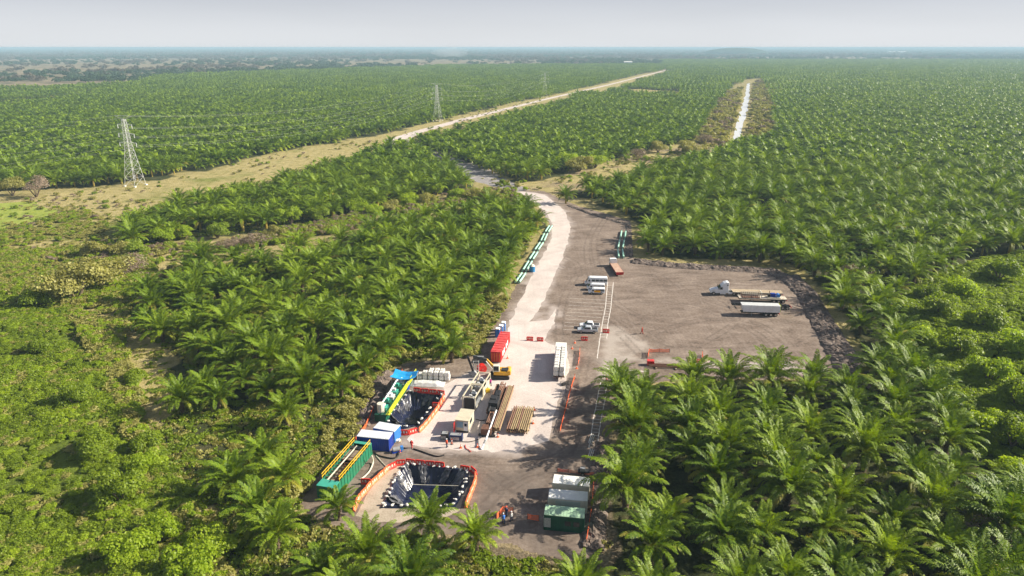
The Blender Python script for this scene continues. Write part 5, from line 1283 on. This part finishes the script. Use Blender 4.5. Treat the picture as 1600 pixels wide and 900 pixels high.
# orange mesh fence lines
def net_fence(label, poly, h=1.0, sp=2.2, group=None, m=m_orange, posts=True, zlow=.15):
    w_ = [P(*q) for q in poly]; o_ = w_[0]; t = thing('safety_fence', label, 'safety fence', o_, 0, group); b2 = MB(); pb = []
    for a, b3 in zip(w_[:-1], w_[1:]):
        d = b3-a; n = max(1, round(d.length/sp)); nr = Vector((-d.y, d.x, 0)).normalized()*.03
        for i in range(n):
            p = a+d*i/n-o_; q = a+d*(i+1)/n-o_; md = (p+q)/2; sg = random.uniform(.04,.22); zz = Vector((0,0,1))
            for (u0, h0), (u1, h1_) in (((p,h),(md,h-sg)), ((md,h-sg),(q,h))):
                for lo, hi in ((0,.16),(.3,.42),(.56,.68),(.82,1.0)):     # open mesh: strands with gaps
                    b2.add([u0+zz*(zlow+(h0-zlow)*lo)-nr, u1+zz*(zlow+(h1_-zlow)*lo)-nr, u1+zz*(zlow+(h1_-zlow)*hi)-nr, u0+zz*(zlow+(h0-zlow)*hi)-nr,
                            u0+zz*(zlow+(h0-zlow)*lo)+nr, u1+zz*(zlow+(h1_-zlow)*lo)+nr, u1+zz*(zlow+(h1_-zlow)*hi)+nr, u0+zz*(zlow+(h0-zlow)*hi)+nr],
                           [(0,1,2,3),(7,6,5,4),(3,2,6,7),(4,5,1,0)])
            pb.append(p)
        pb.append(b3-o_)
    b2.build('orange_netting', m, t)
    for p in pb: MB().tube(p, p+Vector((0,0,h+.15)), .05, 5).build('post', m_rust, t)
net_fence('long orange net fence running down the yard left of the walkway', [(898,590),(890,616),(882,648),(875,676)], .85)
net_fence('short orange net fence below the silver pickup', [(906,548),(905,562),(903,572)], .9)
net_fence('orange net fence at the left end of the pipe trench', [(1012,560),(1014,551),(1046,551)], 1.0)
net_fence('orange net fence at the right end of the pipe trench', [(1075,567),(1098,567),(1097,555)], 1.1)
net_fence('red netting across the yard above the row of three containers', [(871,738),(905,741),(928,744)], .8, m=mat('dull_red_net', (.42,.12,.08), rough=.8))
net_fence('orange netting strung down behind the right ends of the containers', [(928,752),(924,800),(916,850)], .8)
net_fence('small orange net panel left of the green cabin', [(824,812),(842,815)], 1.1)
net_fence('orange netting standing left of the two people', [(776,812),(786,800),(802,802)], 1.1)
net_fence('orange netting along the left rear of the recycling plant', [(556,690),(572,668),(584,640)], .9)
net_fence('orange netting behind the blue canopy', [(620,600),(629,582)], 1.0)
t = thing('pipe_trench_frame', 'rusty steel pipes lying on bearers between the two orange fences', 'steel pipes', P(1055,574), AX)
b = MB(); [MB().tube((-6.5+random.uniform(0,.6),-.9+k*.45,.45),(6.3,-.9+k*.45,.45),.15,8).build('steel_pipe', m_rust, t) for k in range(4)]
for x in (-4.5,0,4.5): MB().box((x,-.2,.15), (.3,2.6,.3)).build('timber_bearer', m_deck, t)
MB().box((-5.6,.8,.6), (1.6,1.2,1.2)).build('pump_box', m_red, t)
# cones and delineator posts
def cone(px_, py_, label, tall=False):
    t = thing('traffic_cone' if not tall else 'delineator_post', label, 'traffic cone' if not tall else 'post', P(px_, py_), random.random())
    MB().box((0,0,.04), (.5,.5,.08)).build('base', m_black if tall else m_orangeplastic, t)
    hh_ = 1.15 if tall else .8
    MB().tube((0,0,.08),(0,0,hh_), .2 if not tall else .09, 10, .05 if not tall else .07).build('body', m_orangeplastic, t); MB().tube((0,0,hh_*.55),(0,0,hh_*.72),.135 if not tall else .1,10,.105 if not tall else .1).build('band', m_white, t)
for a, b_, lb, tl in ((948,594,'orange post at the top of the lower striped walkway',1), (898,592,'orange post at the top of the long net fence',1), (795,532,'orange post beside the far end of the red container',1), (793,560,'orange cone beside the near end of the red container',0),
                      (912,443,'white and orange post beside the minibus nose',1), (720,700,'orange cone on the lower edge of the gravel pad left of the rod',0), (746,699,'orange cone under the white drill rod end',0), (706,694,'orange post below the dark blue generator',1),
                      (901,576,'orange cone just above the long net fence',0), (898,536,'orange cone left of the lone red barrier',0), (778,683,'orange cone by the foot of the drilling rig',0), (833,662,'small orange cone right of the drill pipe stack',0),
                      (894,545,'pale cone in the yard below the pickups',0), (835,641,'orange cone at the far right corner of the drill pipe stack',0), (625,706,'red cone beside the black hoses',0)):
    cone(a, b_, lb, tl)
t = thing('valve_manifold', 'small yellow valve box right of the beige frame module', 'valve box', P(762,613), .3); MB().box((0,0,.45),(.9,.7,.9)).build('housing', m_yellow, t, bevel=.05); MB().tube((0,0,.9),(0,0,1.35),.08).build('valve', m_grey, t); MB().tube((-.4,0,.4),(-1.1,.2,.1),.09).build('outlet', m_grey, t)
# hoses
def hose(label, pts_, r, m=m_hose):
    w_ = [P(*q[:2], q[2] if len(q) > 2 else .12) for q in pts_]; out = []
    for i in range(len(w_)-1):
        p0 = w_[max(i-1,0)]; p1_ = w_[i]; p2_ = w_[i+1]; p3 = w_[min(i+2,len(w_)-1)]
        for k in range(6):
            u = k/6; out.append(.5*((2*p1_)+(p2_-p0)*u+(2*p0-5*p1_+4*p2_-p3)*u*u+(3*p1_-p0-3*p2_+p3)*u**3))
    out.append(w_[-1]); tag(MB().path(out, r, 6).build('hose', m), label, 'hose')
hose('black hose looping from the blue container to the mud tank', [(584,706),(590,711),(600,714),(614,716),(622,712),(623,703),(633,700)], .14)
hose('black hose trailing right along the lower edge of the gravel pad', [(646,701),(658,705),(672,710),(684,713),(694,711)], .12)
hose('pale hose curving down from the mud tank to the ground', [(581,712,1.6),(583,722,.3),(578,735),(570,744),(563,749)], .12, m_offw)
hose('thin pale hose lying from the mud tank to the near pit', [(588,712),(596,721),(606,731)], .07, m_offw)
hose('black cable curving from the generators to the drilling rig', [(722,690),(735,690),(748,686),(757,680)], .06)
hose('red cable curling on the lower edge of the gravel pad', [(727,695),(728,700),(733,703),(736,706)], .07, m_redplastic)
hose('black hose lying between the beige module and the drilling rig', [(744,655),(752,657),(760,655),(764,650)], .08)
# small pump by the hoses
t = thing('pump', 'grey and blue portable pump on the ground among the black hoses', 'pump', P(620,706), .4); MB().tube((-.7,0,.6),(.6,0,.6),.42,12).build('drum', m_grey, t); MB().box((0,0,.12),(1.8,.9,.2)).build('skid', m_blue, t); MB().box((.95,0,.6),(.5,.6,.7)).build('motor', m_lblue, t)
t = thing('pallet_load', 'pallet with white sacks right of the dark blue container', 'pallet', P(620,690), .1); MB().box((0,0,.08),(1.6,1.2,.15)).build('pallet', m_deck, t)
for k in range(3): MB().blob((-.4+.4*k,0,.32), (.3,.5,.18), k, 9, 6, .05).build('sack', m_bag, t)
for (a, b_), lb in (((925,688), 'bundle of grey steel tubes leaning at the foot of the striped walkway'), ((924,712), 'grey steel rack among clutter right of the yard bottom')):
    t = thing('tube_bundle', lb, 'steel tubes', P(a, b_), R(70)); [MB().tube((-1.6,y,.15+.1*k),(1.6,y+.2,.25+.1*k),.07).build('tube', m_lgrey, t) for k, y in enumerate((-.3,0,.3))]; MB().box((-.8,0,.07),(.2,1,.14)).box((.8,0,.07),(.2,1,.14)).build('bearer', m_deck, t)
t = thing('small_trailer', 'small dark trailer with wheels above the top container', 'trailer', P(912,741), AX); MB().box((0,0,.7),(2.0,1.1,.2)).build('deck', m_black, t); [wheel_set(t, -.2, s*.6, .33, .2) for s in (-1,1)]; MB().tube((1.0,0,.6),(2.1,0,.5),.06).build('drawbar', m_grey, t); MB().box((-.2,0,1.05),(.9,.7,.5)).build('engine', m_grey, t)

# ------------------------------------------------------------------ people
def person(label, loc, rz, top_m, leg_m, hat_m, stride=.25, arm=.2, bend=0.0):
    t = thing('person', label, 'person', loc, rz)
    j = {}; E = []
    def add_(n_, p, r): j[n_] = (p, r)
    add_('pel', (0,0,.95), .155); add_('wst', (bend*.1,0,1.12), .135); add_('chs', (bend*.25,0,1.35), .165); add_('nck', (bend*.33,0,1.52), .06); add_('hd1', (bend*.38,0,1.62), .085); add_('hd2', (bend*.42,0,1.74), .095)
    E += [('pel','wst'),('wst','chs'),('chs','nck'),('nck','hd1'),('hd1','hd2')]
    for s, g in ((-1,'r'),(1,'l')):
        k = stride*s
        add_('hip'+g, (0,s*.10,.88), .11); add_('kn'+g, (k*.5+.03,s*.12,.50), .065); add_('an'+g, (k,s*.12,.09), .045); add_('to'+g, (k+.17,s*.13,.04), .035)
        E += [('pel','hip'+g),('hip'+g,'kn'+g),('kn'+g,'an'+g),('an'+g,'to'+g)]
        bx_ = bend*.25; add_('sh'+g, (bx_,s*.20,1.42), .06); add_('el'+g, (bx_-k*.4*arm*3,s*.27,1.16), .045); add_('wr'+g, (bx_-k*.5*arm*3+.1,s*.27,.92), .03); add_('pm'+g, (bx_-k*.5*arm*3+.12,s*.27,.85), .035)
        E += [('chs','sh'+g),('sh'+g,'el'+g),('el'+g,'wr'+g),('wr'+g,'pm'+g)]
    ks = list(j); me = bpy.data.meshes.new('body'); me.from_pydata([j[q][0] for q in ks], [(ks.index(a), ks.index(b2)) for a, b2 in E], []); me.update()
    o = bpy.data.objects.new('body', me); C.objects.link(o); sk = o.modifiers.new('skin', 'SKIN')
    for q, v in zip(ks, me.skin_vertices[0].data): v.radius = (j[q][1],)*2
    me.skin_vertices[0].data[0].use_root = True
    sd_ = o.modifiers.new('sub', 'SUBSURF'); sd_.levels = 1; sd_.render_levels = 1
    dg = bpy.context.evaluated_depsgraph_get(); m2 = bpy.data.meshes.new_from_object(o.evaluated_get(dg)); bpy.data.objects.remove(o)
    hv = MB(); hv.v = [tuple(v.co) for v in m2.vertices]; hv.f = [tuple(p.vertices) for p in m2.polygons]
    for s, g in ((-1,'r'),(1,'l')):
        px_ = j['pm'+g][0]
        for q in range(4): hv.tube((px_[0]-.03+.02*q, px_[1], px_[2]-.02), (px_[0]-.02+.02*q, px_[1]-s*.01, px_[2]-.085-.012*(q in (1,2))), .009, 5, .006).tube((px_[0]-.02+.02*q, px_[1]-s*.01, px_[2]-.085),(px_[0]-.015+.02*q, px_[1]-s*.03, px_[2]-.12),.008,5,.005)
        hv.tube((px_[0]+.03, px_[1]-s*.005, px_[2]+.01), (px_[0]+.06, px_[1]-s*.02, px_[2]-.05), .011, 5, .007)
    hx = j['hd2'][0]; hv.tube((hx[0]+.085,0,hx[2]-.06),(hx[0]+.125,0,hx[2]-.075),.015,5,.02)
    hv.build('body', m_skin, t, smooth=True)
    # clothing shells a little outside the body
    sh = MB(); cx = bend*.25
    sh.tube((0,0,.90),(bend*.1,0,1.14),.20,12,.185).tube((bend*.1,0,1.14),(cx,0,1.44),.185,12,.20).tube((cx,0,1.44),(bend*.31,0,1.52),.20,12,.09)
    for g in 'rl': sh.tube(j['sh'+g][0], j['el'+g][0], .085, 8, .07).tube(j['el'+g][0], j['wr'+g][0], .07, 8, .05)
    sh.build('jacket', top_m, t, smooth=True)
    tr = MB()
    for g in 'rl': tr.tube((j['hip'+g][0][0], j['hip'+g][0][1], .96), j['kn'+g][0], .135, 10, .09).tube(j['kn'+g][0], j['an'+g][0], .09, 10, .075)
    tr.build('trousers', leg_m, t, smooth=True)
    b2 = MB(); 
    for g in 'rl': p = j['an'+g][0]; b2.box((p[0]+.07,p[1],.05), (.29,.11,.11))
    b2.build('boots', m_black, t, bevel=.02)
    MB().blob((hx[0],0,hx[2]+.03), (.135,.12,.11), 1, 12, 6, 0).box((hx[0]+.1,0,hx[2]+.0), (.14,.18,.02)).build('hard_hat', hat_m, t, smooth=True)
m_hivis = mat('hi_vis_orange', (.85,.12,.05), rough=.7); m_navy = mat('navy_cloth', (.03,.05,.12), rough=.8); m_mag = mat('magenta_cloth', (.45,.04,.25), rough=.8); m_bclo = mat('blue_cloth', (.05,.20,.65), rough=.8)
m_pale = mat('pale_cloth', (.60,.62,.62), rough=.8)
person('person in dark red work clothes walking alone across the truck yard', P(1003,521.5), AX+2.6, mat('dark_red_cloth', (.40,.03,.02), rough=.8), mat('dark_red_cloth', (.40,.03,.02)), m_hivis, .3)
person('person in blue jacket standing near the bottom edge beside the orange netting', P(787,818), 2.0, m_bclo, m_navy, m_white, .12, bend=.4)
person('person in pale jacket and dark trousers right of the one in blue', P(799,814), 3.0, m_pale, m_navy, m_white, .15)
person('person in dark clothes and orange hat behind the one in blue', P(791,806), 1.0, m_navy, m_navy, m_hivis, .1)
person('person in magenta jacket standing right of the beige frame module', P(766.5,603), 2.2, m_mag, m_navy, m_white, .12)
person('person in red overalls near the black hoses left of the gravel pad', P(643.5,700), 1.2, m_redplastic, m_redplastic, m_white, .2)
person('person in orange vest at the near left corner of the dark blue generator', P(698,699), .5, m_hivis, m_navy, m_white, .15)

# ------------------------------------------------------------------ spoil bank round the right end of the yard
def ridge(name, poly, w, h, seed):
    wv_ = [P(*q) for q in poly]; pts_ = []
    for a, b_ in zip(wv_[:-1], wv_[1:]):
        n = max(1, int((b_-a).length/.45)); pts_ += [a+(b_-a)*i/n for i in range(n)]
    n = len(pts_); m__ = 18; V = np.zeros((n, m__, 3))
    for i, p in enumerate(pts_):
        q = pts_[min(i+3,n-1)]-pts_[max(i-3,0)]; nr = Vector((-q.y, q.x, 0)).normalized()
        for j in range(m__):
            u = j/(m__-1)*2-1; V[i,j] = (p.x+nr.x*u*w, p.y+nr.y*u*w, 0)
    X_, Y_ = V[...,0], V[...,1]; u = np.linspace(-1,1,m__)[None,:]; env = np.clip(1-u**2, 0, 1)**.7
    V[...,2] = env*h*(.15+1.3*fbm(X_*.5+seed, Y_*.5, 4)**1.5) + env*(fbm(X_*2.2, Y_*2.2+seed, 3)-.35)*.55 - .04
    V[...,0] += (fbm(X_*.9, Y_*.9, 2)-.5)*.9; V[...,1] += (fbm(X_*.9+30, Y_*.9, 2)-.5)*.9
    q = MB(); q.add(V.reshape(-1,3).tolist(), [(i*m__+j, i*m__+j+1, (i+1)*m__+j+1, (i+1)*m__+j) for i in range(n-1) for j in range(m__-1)])
    o = q.build(name, m_berm); tag(o, kind='structure')
ridge('spoil_bank', [(990,408),(1060,416),(1140,420),(1205,424),(1238,440),(1262,465),(1285,508),(1305,545),(1330,585),(1345,612)], 3.0, 1.1, 4)
ridge('spoil_bank', [(1236,432),(1262,458),(1290,505),(1318,550),(1352,600)], 2.8, 1.3, 9)
ridge('spoil_bank', [(925,860),(934,790),(938,740),(944,690)], 1.8, .9, 2)
ridge('spoil_bank', [(888,321),(920,333),(982,352),(984,402)], 1.3, .5, 6)
ridge('spoil_bank', [(600,584),(590,604),(572,640),(560,668)], 2.2, .9, 7)

# ------------------------------------------------------------------ pylons and cables
def pylon(label, base, ang, hh_=36.5, r=.085):
    t = thing('lattice_pylon', label, 'pylon', base, ang)
    def wd(z): return 4.6*(1-z/hh_)**1.15*.98+.75 if z < hh_*.62 else 1.15-.5*(z/hh_-.62)
    w62 = wd(hh_*.619)
    def half(z): return 3.6+(1.15-3.6)*min(1, z/(hh_*.62)) if z < hh_*.62 else 1.15-.45*(z-hh_*.62)/(hh_*.38)
    b2 = MB(); zs = [0,5,9.5,13.5,17,20,22.6,24.8,27,29,31,33,35,37,hh_]
    zs = [z*hh_/39 for z in zs]
    for z0_, z1_ in zip(zs[:-1], zs[1:]):
        a_, c_ = half(z0_), half(z1_)
        for sx, sy in ((-1,-1),(1,-1),(1,1),(-1,1)): b2.tube((sx*a_,sy*a_,z0_),(sx*c_,sy*c_,z1_), r, 4, cap=False)
        for (s0, s1) in (((-1,-1),(1,-1)),((1,-1),(1,1)),((1,1),(-1,1)),((-1,1),(-1,-1))):
            b2.tube((s0[0]*a_,s0[1]*a_,z0_),(s1[0]*c_,s1[1]*c_,z1_), r*.6, 4, cap=False).tube((s1[0]*a_,s1[1]*a_,z0_),(s0[0]*c_,s0[1]*c_,z1_), r*.6, 4, cap=False)
            b2.tube((s0[0]*c_,s0[1]*c_,z1_),(s1[0]*c_,s1[1]*c_,z1_), r*.5, 4, cap=False)
    b2.build('tower', m_lgrey, t)
    ends = []
    for z, ln, ins in ((39,6.2,0),(34.5,4.9,1),(29.5,5.4,1),(24.5,5.8,1)):
        z = z*hh_/39
        for s in (-1,1):
            q = MB(); h0 = half(z-1.2)
            for sy in (-1,1): q.tube((s*h0,sy*h0,z),(s*ln,0,z-.1), r*.7, 4).tube((s*h0,sy*h0,z-1.6),(s*ln,0,z-.1), r*.7, 4)
            q.tube((s*(h0+ln)/2,h0*.5,z),(s*(h0+ln)/2,-h0*.5,z), r*.5, 4)
            ca = q.build('crossarm', m_lgrey, t)
            if ins:
                MB().tube((s*ln,0,z-.1),(s*ln,0,z-2.2),.13,6).build('insulator', m_white, ca); ends.append((s*ln,0,z-2.2))
            else: ends.append((s*ln,0,z-.1))
    for sx, sy in ((-1,-1),(1,-1),(1,1),(-1,1)): MB().box((sx*3.6,sy*3.6,.2), (1.0,1.0,.6)).build('footing', m_roofw, t)
    M = Matrix.Translation(base) @ Matrix.Rotation(ang, 4, 'Z'); return [M @ Vector(e) for e in ends]
b1, b2_ = P(212,290), P(684,189); d = (b2_-b1); pa = math.atan2(d.y, d.x)-math.pi/2
e1 = pylon('tall grey lattice pylon standing on the dry strip at the left', b1, pa)
e2 = pylon('distant grey lattice pylon beside the pale road', b2_, pa, r=.08)
b3 = P(851,152); e3 = pylon('faint farthest lattice pylon beyond the second one', b3, pa, r=.035)
b0 = b1+Vector((-230,-190,0)); e0 = pylon('lattice pylon outside the left edge of the view', b0, pa)
def cable(label, a, b_, sag, r, grp):
    n = 24; pts_ = []
    for i in range(n+1): u = i/n; p = a.lerp(b_, u); pts_.append(p-Vector((0,0,sag*4*u*(1-u))))
    o = MB(); 
    for p, q in zip(pts_[:-1], pts_[1:]): o.tube(p, q, r, 4, cap=False)
    tag(o.build('power_cable', m_lgrey), label, 'power cable', grp)
lv_ = ['top earth wire', 'upper conductor', 'middle conductor', 'lower conductor']
for k in range(8):
    sd_ = 'left' if k % 2 == 0 else 'right'
    cable('%s on the %s side between the near and second pylon' % (lv_[k//2], sd_), e1[k], e2[k], 9, .018, 'power cables between the first two pylons')
    cable('%s on the %s side between the second and farthest pylon' % (lv_[k//2], sd_), e2[k], e3[k], 9, .018, 'power cables beyond the second pylon')
    cable('%s on the %s side leaving the near pylon to the left' % (lv_[k//2], sd_), e1[k], e0[k], 8, .017, 'power cables leaving the view at the left')

# ------------------------------------------------------------------ shrubs and small trees one can tell apart
BUSH = {'green': [clump_mesh('foliage', 40+i, 4000, 2.0, 2.4, .10, m_bushleaf, 16) for i in range(2)], 'lime': [clump_mesh('foliage', 50+i, 4000, 2.0, 2.3, .10, m_limeleaf, 16) for i in range(2)],
        'olive': [clump_mesh('foliage', 60+i, 3600, 2.0, 2.4, .09, m_oliveleaf, 15) for i in range(2)], 'dry': [clump_mesh('foliage', 70+i, 2600, 2.0, 2.4, .06, m_twig, 15, 0) for i in range(2)]}
tw = MB()
for k in range(6): a_ = k*1.05; tw.tube((0,0,-.1),(.9*math.cos(a_),.9*math.sin(a_),1.5),.09,5,.03)
tme = bpy.data.meshes.new('stem'); tme.from_pydata(tw.v, [], tw.f); tme.update(); tme.materials.append(m_wood)
def bush(px_, py_, kind, s, label, cat='bush', name='bush', tall=1.0, group=None):
    p = P(px_, py_); t = thing(name, label, cat, (p.x, p.y, float(hgt(np.array(p.x), np.array(p.y)))), random.random()*6.28, group); t.scale = (s, s, s*tall)
    c_ = bpy.data.objects.new('crown' if cat == 'tree' else 'foliage', random.choice(BUSH[kind])); C.objects.link(c_); c_.parent = t; c_.location = (0,0,.5 if cat == 'tree' else .1)
    w_ = bpy.data.objects.new('trunk' if cat == 'tree' else 'stem', tme); C.objects.link(w_); w_.parent = t
bush(57,308,'dry',3.6,'leafless greyish pink tree left of the near pylon','tree','dry_tree',1.0)
bush(20,306,'olive',3.0,'green bushy tree at the far left edge beside the leafless one','tree','scrub_tree')
bush(120,470,'olive',4.6,'large soft olive green tree at the left above the vine field','tree','scrub_tree',.9)
bush(165,450,'olive',4.2,'pale olive tree right of the large soft one','tree','scrub_tree',.8)
bush(200,430,'dry',3.4,'bare brownish bush between the olive trees and the palm grove','bush','bush',.8)
bush(395,385,'dry',3.2,'wide leafless pinkish thicket between the two palm groves','bush','bush',.7)
bush(360,392,'dry',2.6,'smaller leafless thicket left of the wide pinkish one','bush','bush',.7)
bush(1337,448,'dry',3.0,'dead brown bush among the palms right of the truck yard','bush','bush',.9)
bush(1545,872,'dry',2.6,'dead brown bush near the bottom right corner','bush','bush',.9)
bush(885,262,'lime',4.4,'bright green bush at the lower corner of the middle palm block','bush','bush',.8)
bush(905,268,'olive',4.8,'broad olive bush right of the bright green one in the clearing','bush','bush',.8)
bush(930,262,'lime',3.6,'bright green bush farthest right in the clearing above the yard','bush','bush',.9)
bush(1075,240,'olive',4.8,'round dark bush on the dry strip left of the canal','bush','bush',.8)
bush(1028,238,'olive',3.4,'small round bush on the dry strip below the middle palm block','bush','bush')
bush(998,252,'dry',3.4,'bare bush at the left end of the dry strip','bush','bush')
bush(1100,228,'dry',3.6,'bare brown bush near the canal foot','bush','bush')
rows = [('lime',(540,328),3.0),('lime',(560,334),3.2),('green',(500,346),3.0),('lime',(585,338),2.6),('olive',(610,330),3.0),('lime',(680,306),2.8),('green',(700,300),3.0),('lime',(715,310),2.4),('olive',(765,318),3.6),('olive',(740,312),3.0),
        ('lime',(455,350),3.0),('green',(470,342),3.0),('olive',(430,372),2.8),('lime',(290,372),2.8),('green',(340,372),2.6),('green',(215,400),2.8),('lime',(255,378),2.6),('green',(300,395),2.4),('olive',(150,402),2.8),('olive',(190,402),2.6),
        ('green',(60,480),3.2),('green',(250,462),2.4),('lime',(640,322),2.6),('olive',(665,320),2.6)]
nth = ['first','second','third','fourth','fifth','sixth','seventh','eighth','ninth','tenth','eleventh','twelfth','thirteenth','fourteenth','fifteenth','sixteenth','seventeenth','eighteenth','nineteenth','twentieth','twenty first','twenty second','twenty third','twenty fourth']
desc = {'lime': 'bright yellow green', 'green': 'dark green', 'olive': 'dull olive'}
for k, (kd, (a, b_), s_) in enumerate(sorted(rows, key=lambda q: q[1][0])):
    bush(a, b_, kd, s_*random.uniform(.7,.95), '%s bush, %s from the left along the scrub belt between groves' % (desc[kd], nth[k]), group='bushes in the scrub belt between the groves')
low = [('lime',(330,870),2.3),('lime',(300,910),2.6),('green',(150,720),2.4),('lime',(225,740),2.0),('green',(210,600),2.0),('green',(120,640),2.2),('lime',(250,850),2.2),('green',(190,790),2.4),('green',(60,560),2.0),('green',(232,700),2.0),('lime',(200,880),2.2)]
for k, (kd, (a, b_), s_) in enumerate(sorted(low, key=lambda q: q[1][0])):
    bush(a, b_, kd, s_*.8, '%s vine covered bush, %s from the left in the lower left field' % (desc[kd], nth[k]), group='vine covered bushes in the lower left field')
rgh = [('green',(1560,440),3.2),('lime',(1500,470),3.0),('green',(1470,500),3.0),('green',(1540,520),3.4),('lime',(1590,560),3.0),('green',(1500,560),2.8),('lime',(1545,600),2.8),('green',(1590,640),3.0),('lime',(1440,540),2.4),('green',(1580,700),2.6),('lime',(1530,680),2.4),('lime',(1595,760),2.4),('green',(1450,470),2.6)]
for k, (kd, (a, b_), s_) in enumerate(sorted(rgh, key=lambda q: q[1][1])):
    bush(a, b_, kd, s_*.85, '%s rounded bush, %s from the top in the scrub at the right edge' % (desc[kd], nth[k]), group='rounded bushes at the right edge')

# ------------------------------------------------------------------ far buildings and smoke
for a, b_, lb, sz in ((981,101,'white shed far off beyond the middle palm block', (34,24,14)), (1401,84,'long white factory on the right horizon', (190,60,26))):
    p = P(a, b_); t = thing('distant_building', lb, 'building', p, 0)
    MB().box((0,0,sz[2]*.4), (sz[0],sz[1],sz[2]*.8)).build('wall', m_white, t)
    MB().prism([(-sz[1]*.53,sz[2]*.8),(0,sz[2]),(sz[1]*.53,sz[2]*.8)], sz[0]*1.03).build('roof', m_roofw, t, rz=math.pi/2)
    [MB().box((-sz[0]*.35+sz[0]*.23*k,-sz[1]/2-.1,sz[2]*.3),(sz[0]*.1,.2,sz[2]*.4)).build('door', m_grey, t) for k in range(4)]
p = P(700,92); sm_ = MB().blob((p.x+20, p.y, 36), (110,70,34), 5, 16, 8, .25)
o = sm_.build('smoke_plume', m_white, smooth=True); o.data.materials.clear()
sm2 = bpy.data.materials.new('smoke'); sm2.use_nodes = True
for nd in list(sm2.node_tree.nodes):
    if nd.type != 'OUTPUT_MATERIAL': sm2.node_tree.nodes.remove(nd)
pv2 = sm2.node_tree.nodes.new('ShaderNodeVolumePrincipled'); pv2.inputs['Density'].default_value = .0045; pv2.inputs['Color'].default_value = (.9,.93,.97,1)
sm2.node_tree.links.new(pv2.outputs[0], sm2.node_tree.nodes['Material Output'].inputs['Volume']); o.data.materials.append(sm2)
tag(o, 'thin white smoke drifting over the far woodland left of centre', 'smoke', kind='stuff')

# low wooded hill on the horizon
q = MB().blob((2170, 7000, 0), (330, 160, 64), 4, 48, 12, .05)
tag(q.build('hill', mat('wooded_hill', (.03,.06,.03), rough=.95, var=.5, scale=.02, bump=1), smooth=True), kind='structure')
# ------------------------------------------------------------------ the air
hz = MB().box((0, 15000, 33), (70000, 40000, 78))
hm = bpy.data.materials.new('haze'); hm.use_nodes = True
for nd in list(hm.node_tree.nodes):
    if nd.type != 'OUTPUT_MATERIAL': hm.node_tree.nodes.remove(nd)
pv = hm.node_tree.nodes.new('ShaderNodeVolumePrincipled'); pv.inputs['Density'].default_value = 1.5e-4; pv.inputs['Color'].default_value = (.47, .68, .82, 1); pv.inputs['Anisotropy'].default_value = 0
hm.node_tree.links.new(pv.outputs[0], hm.node_tree.nodes['Material Output'].inputs['Volume'])
ho = hz.build('haze', hm); tag(ho, 'pale blue haze over the whole plain', 'haze', kind='stuff')
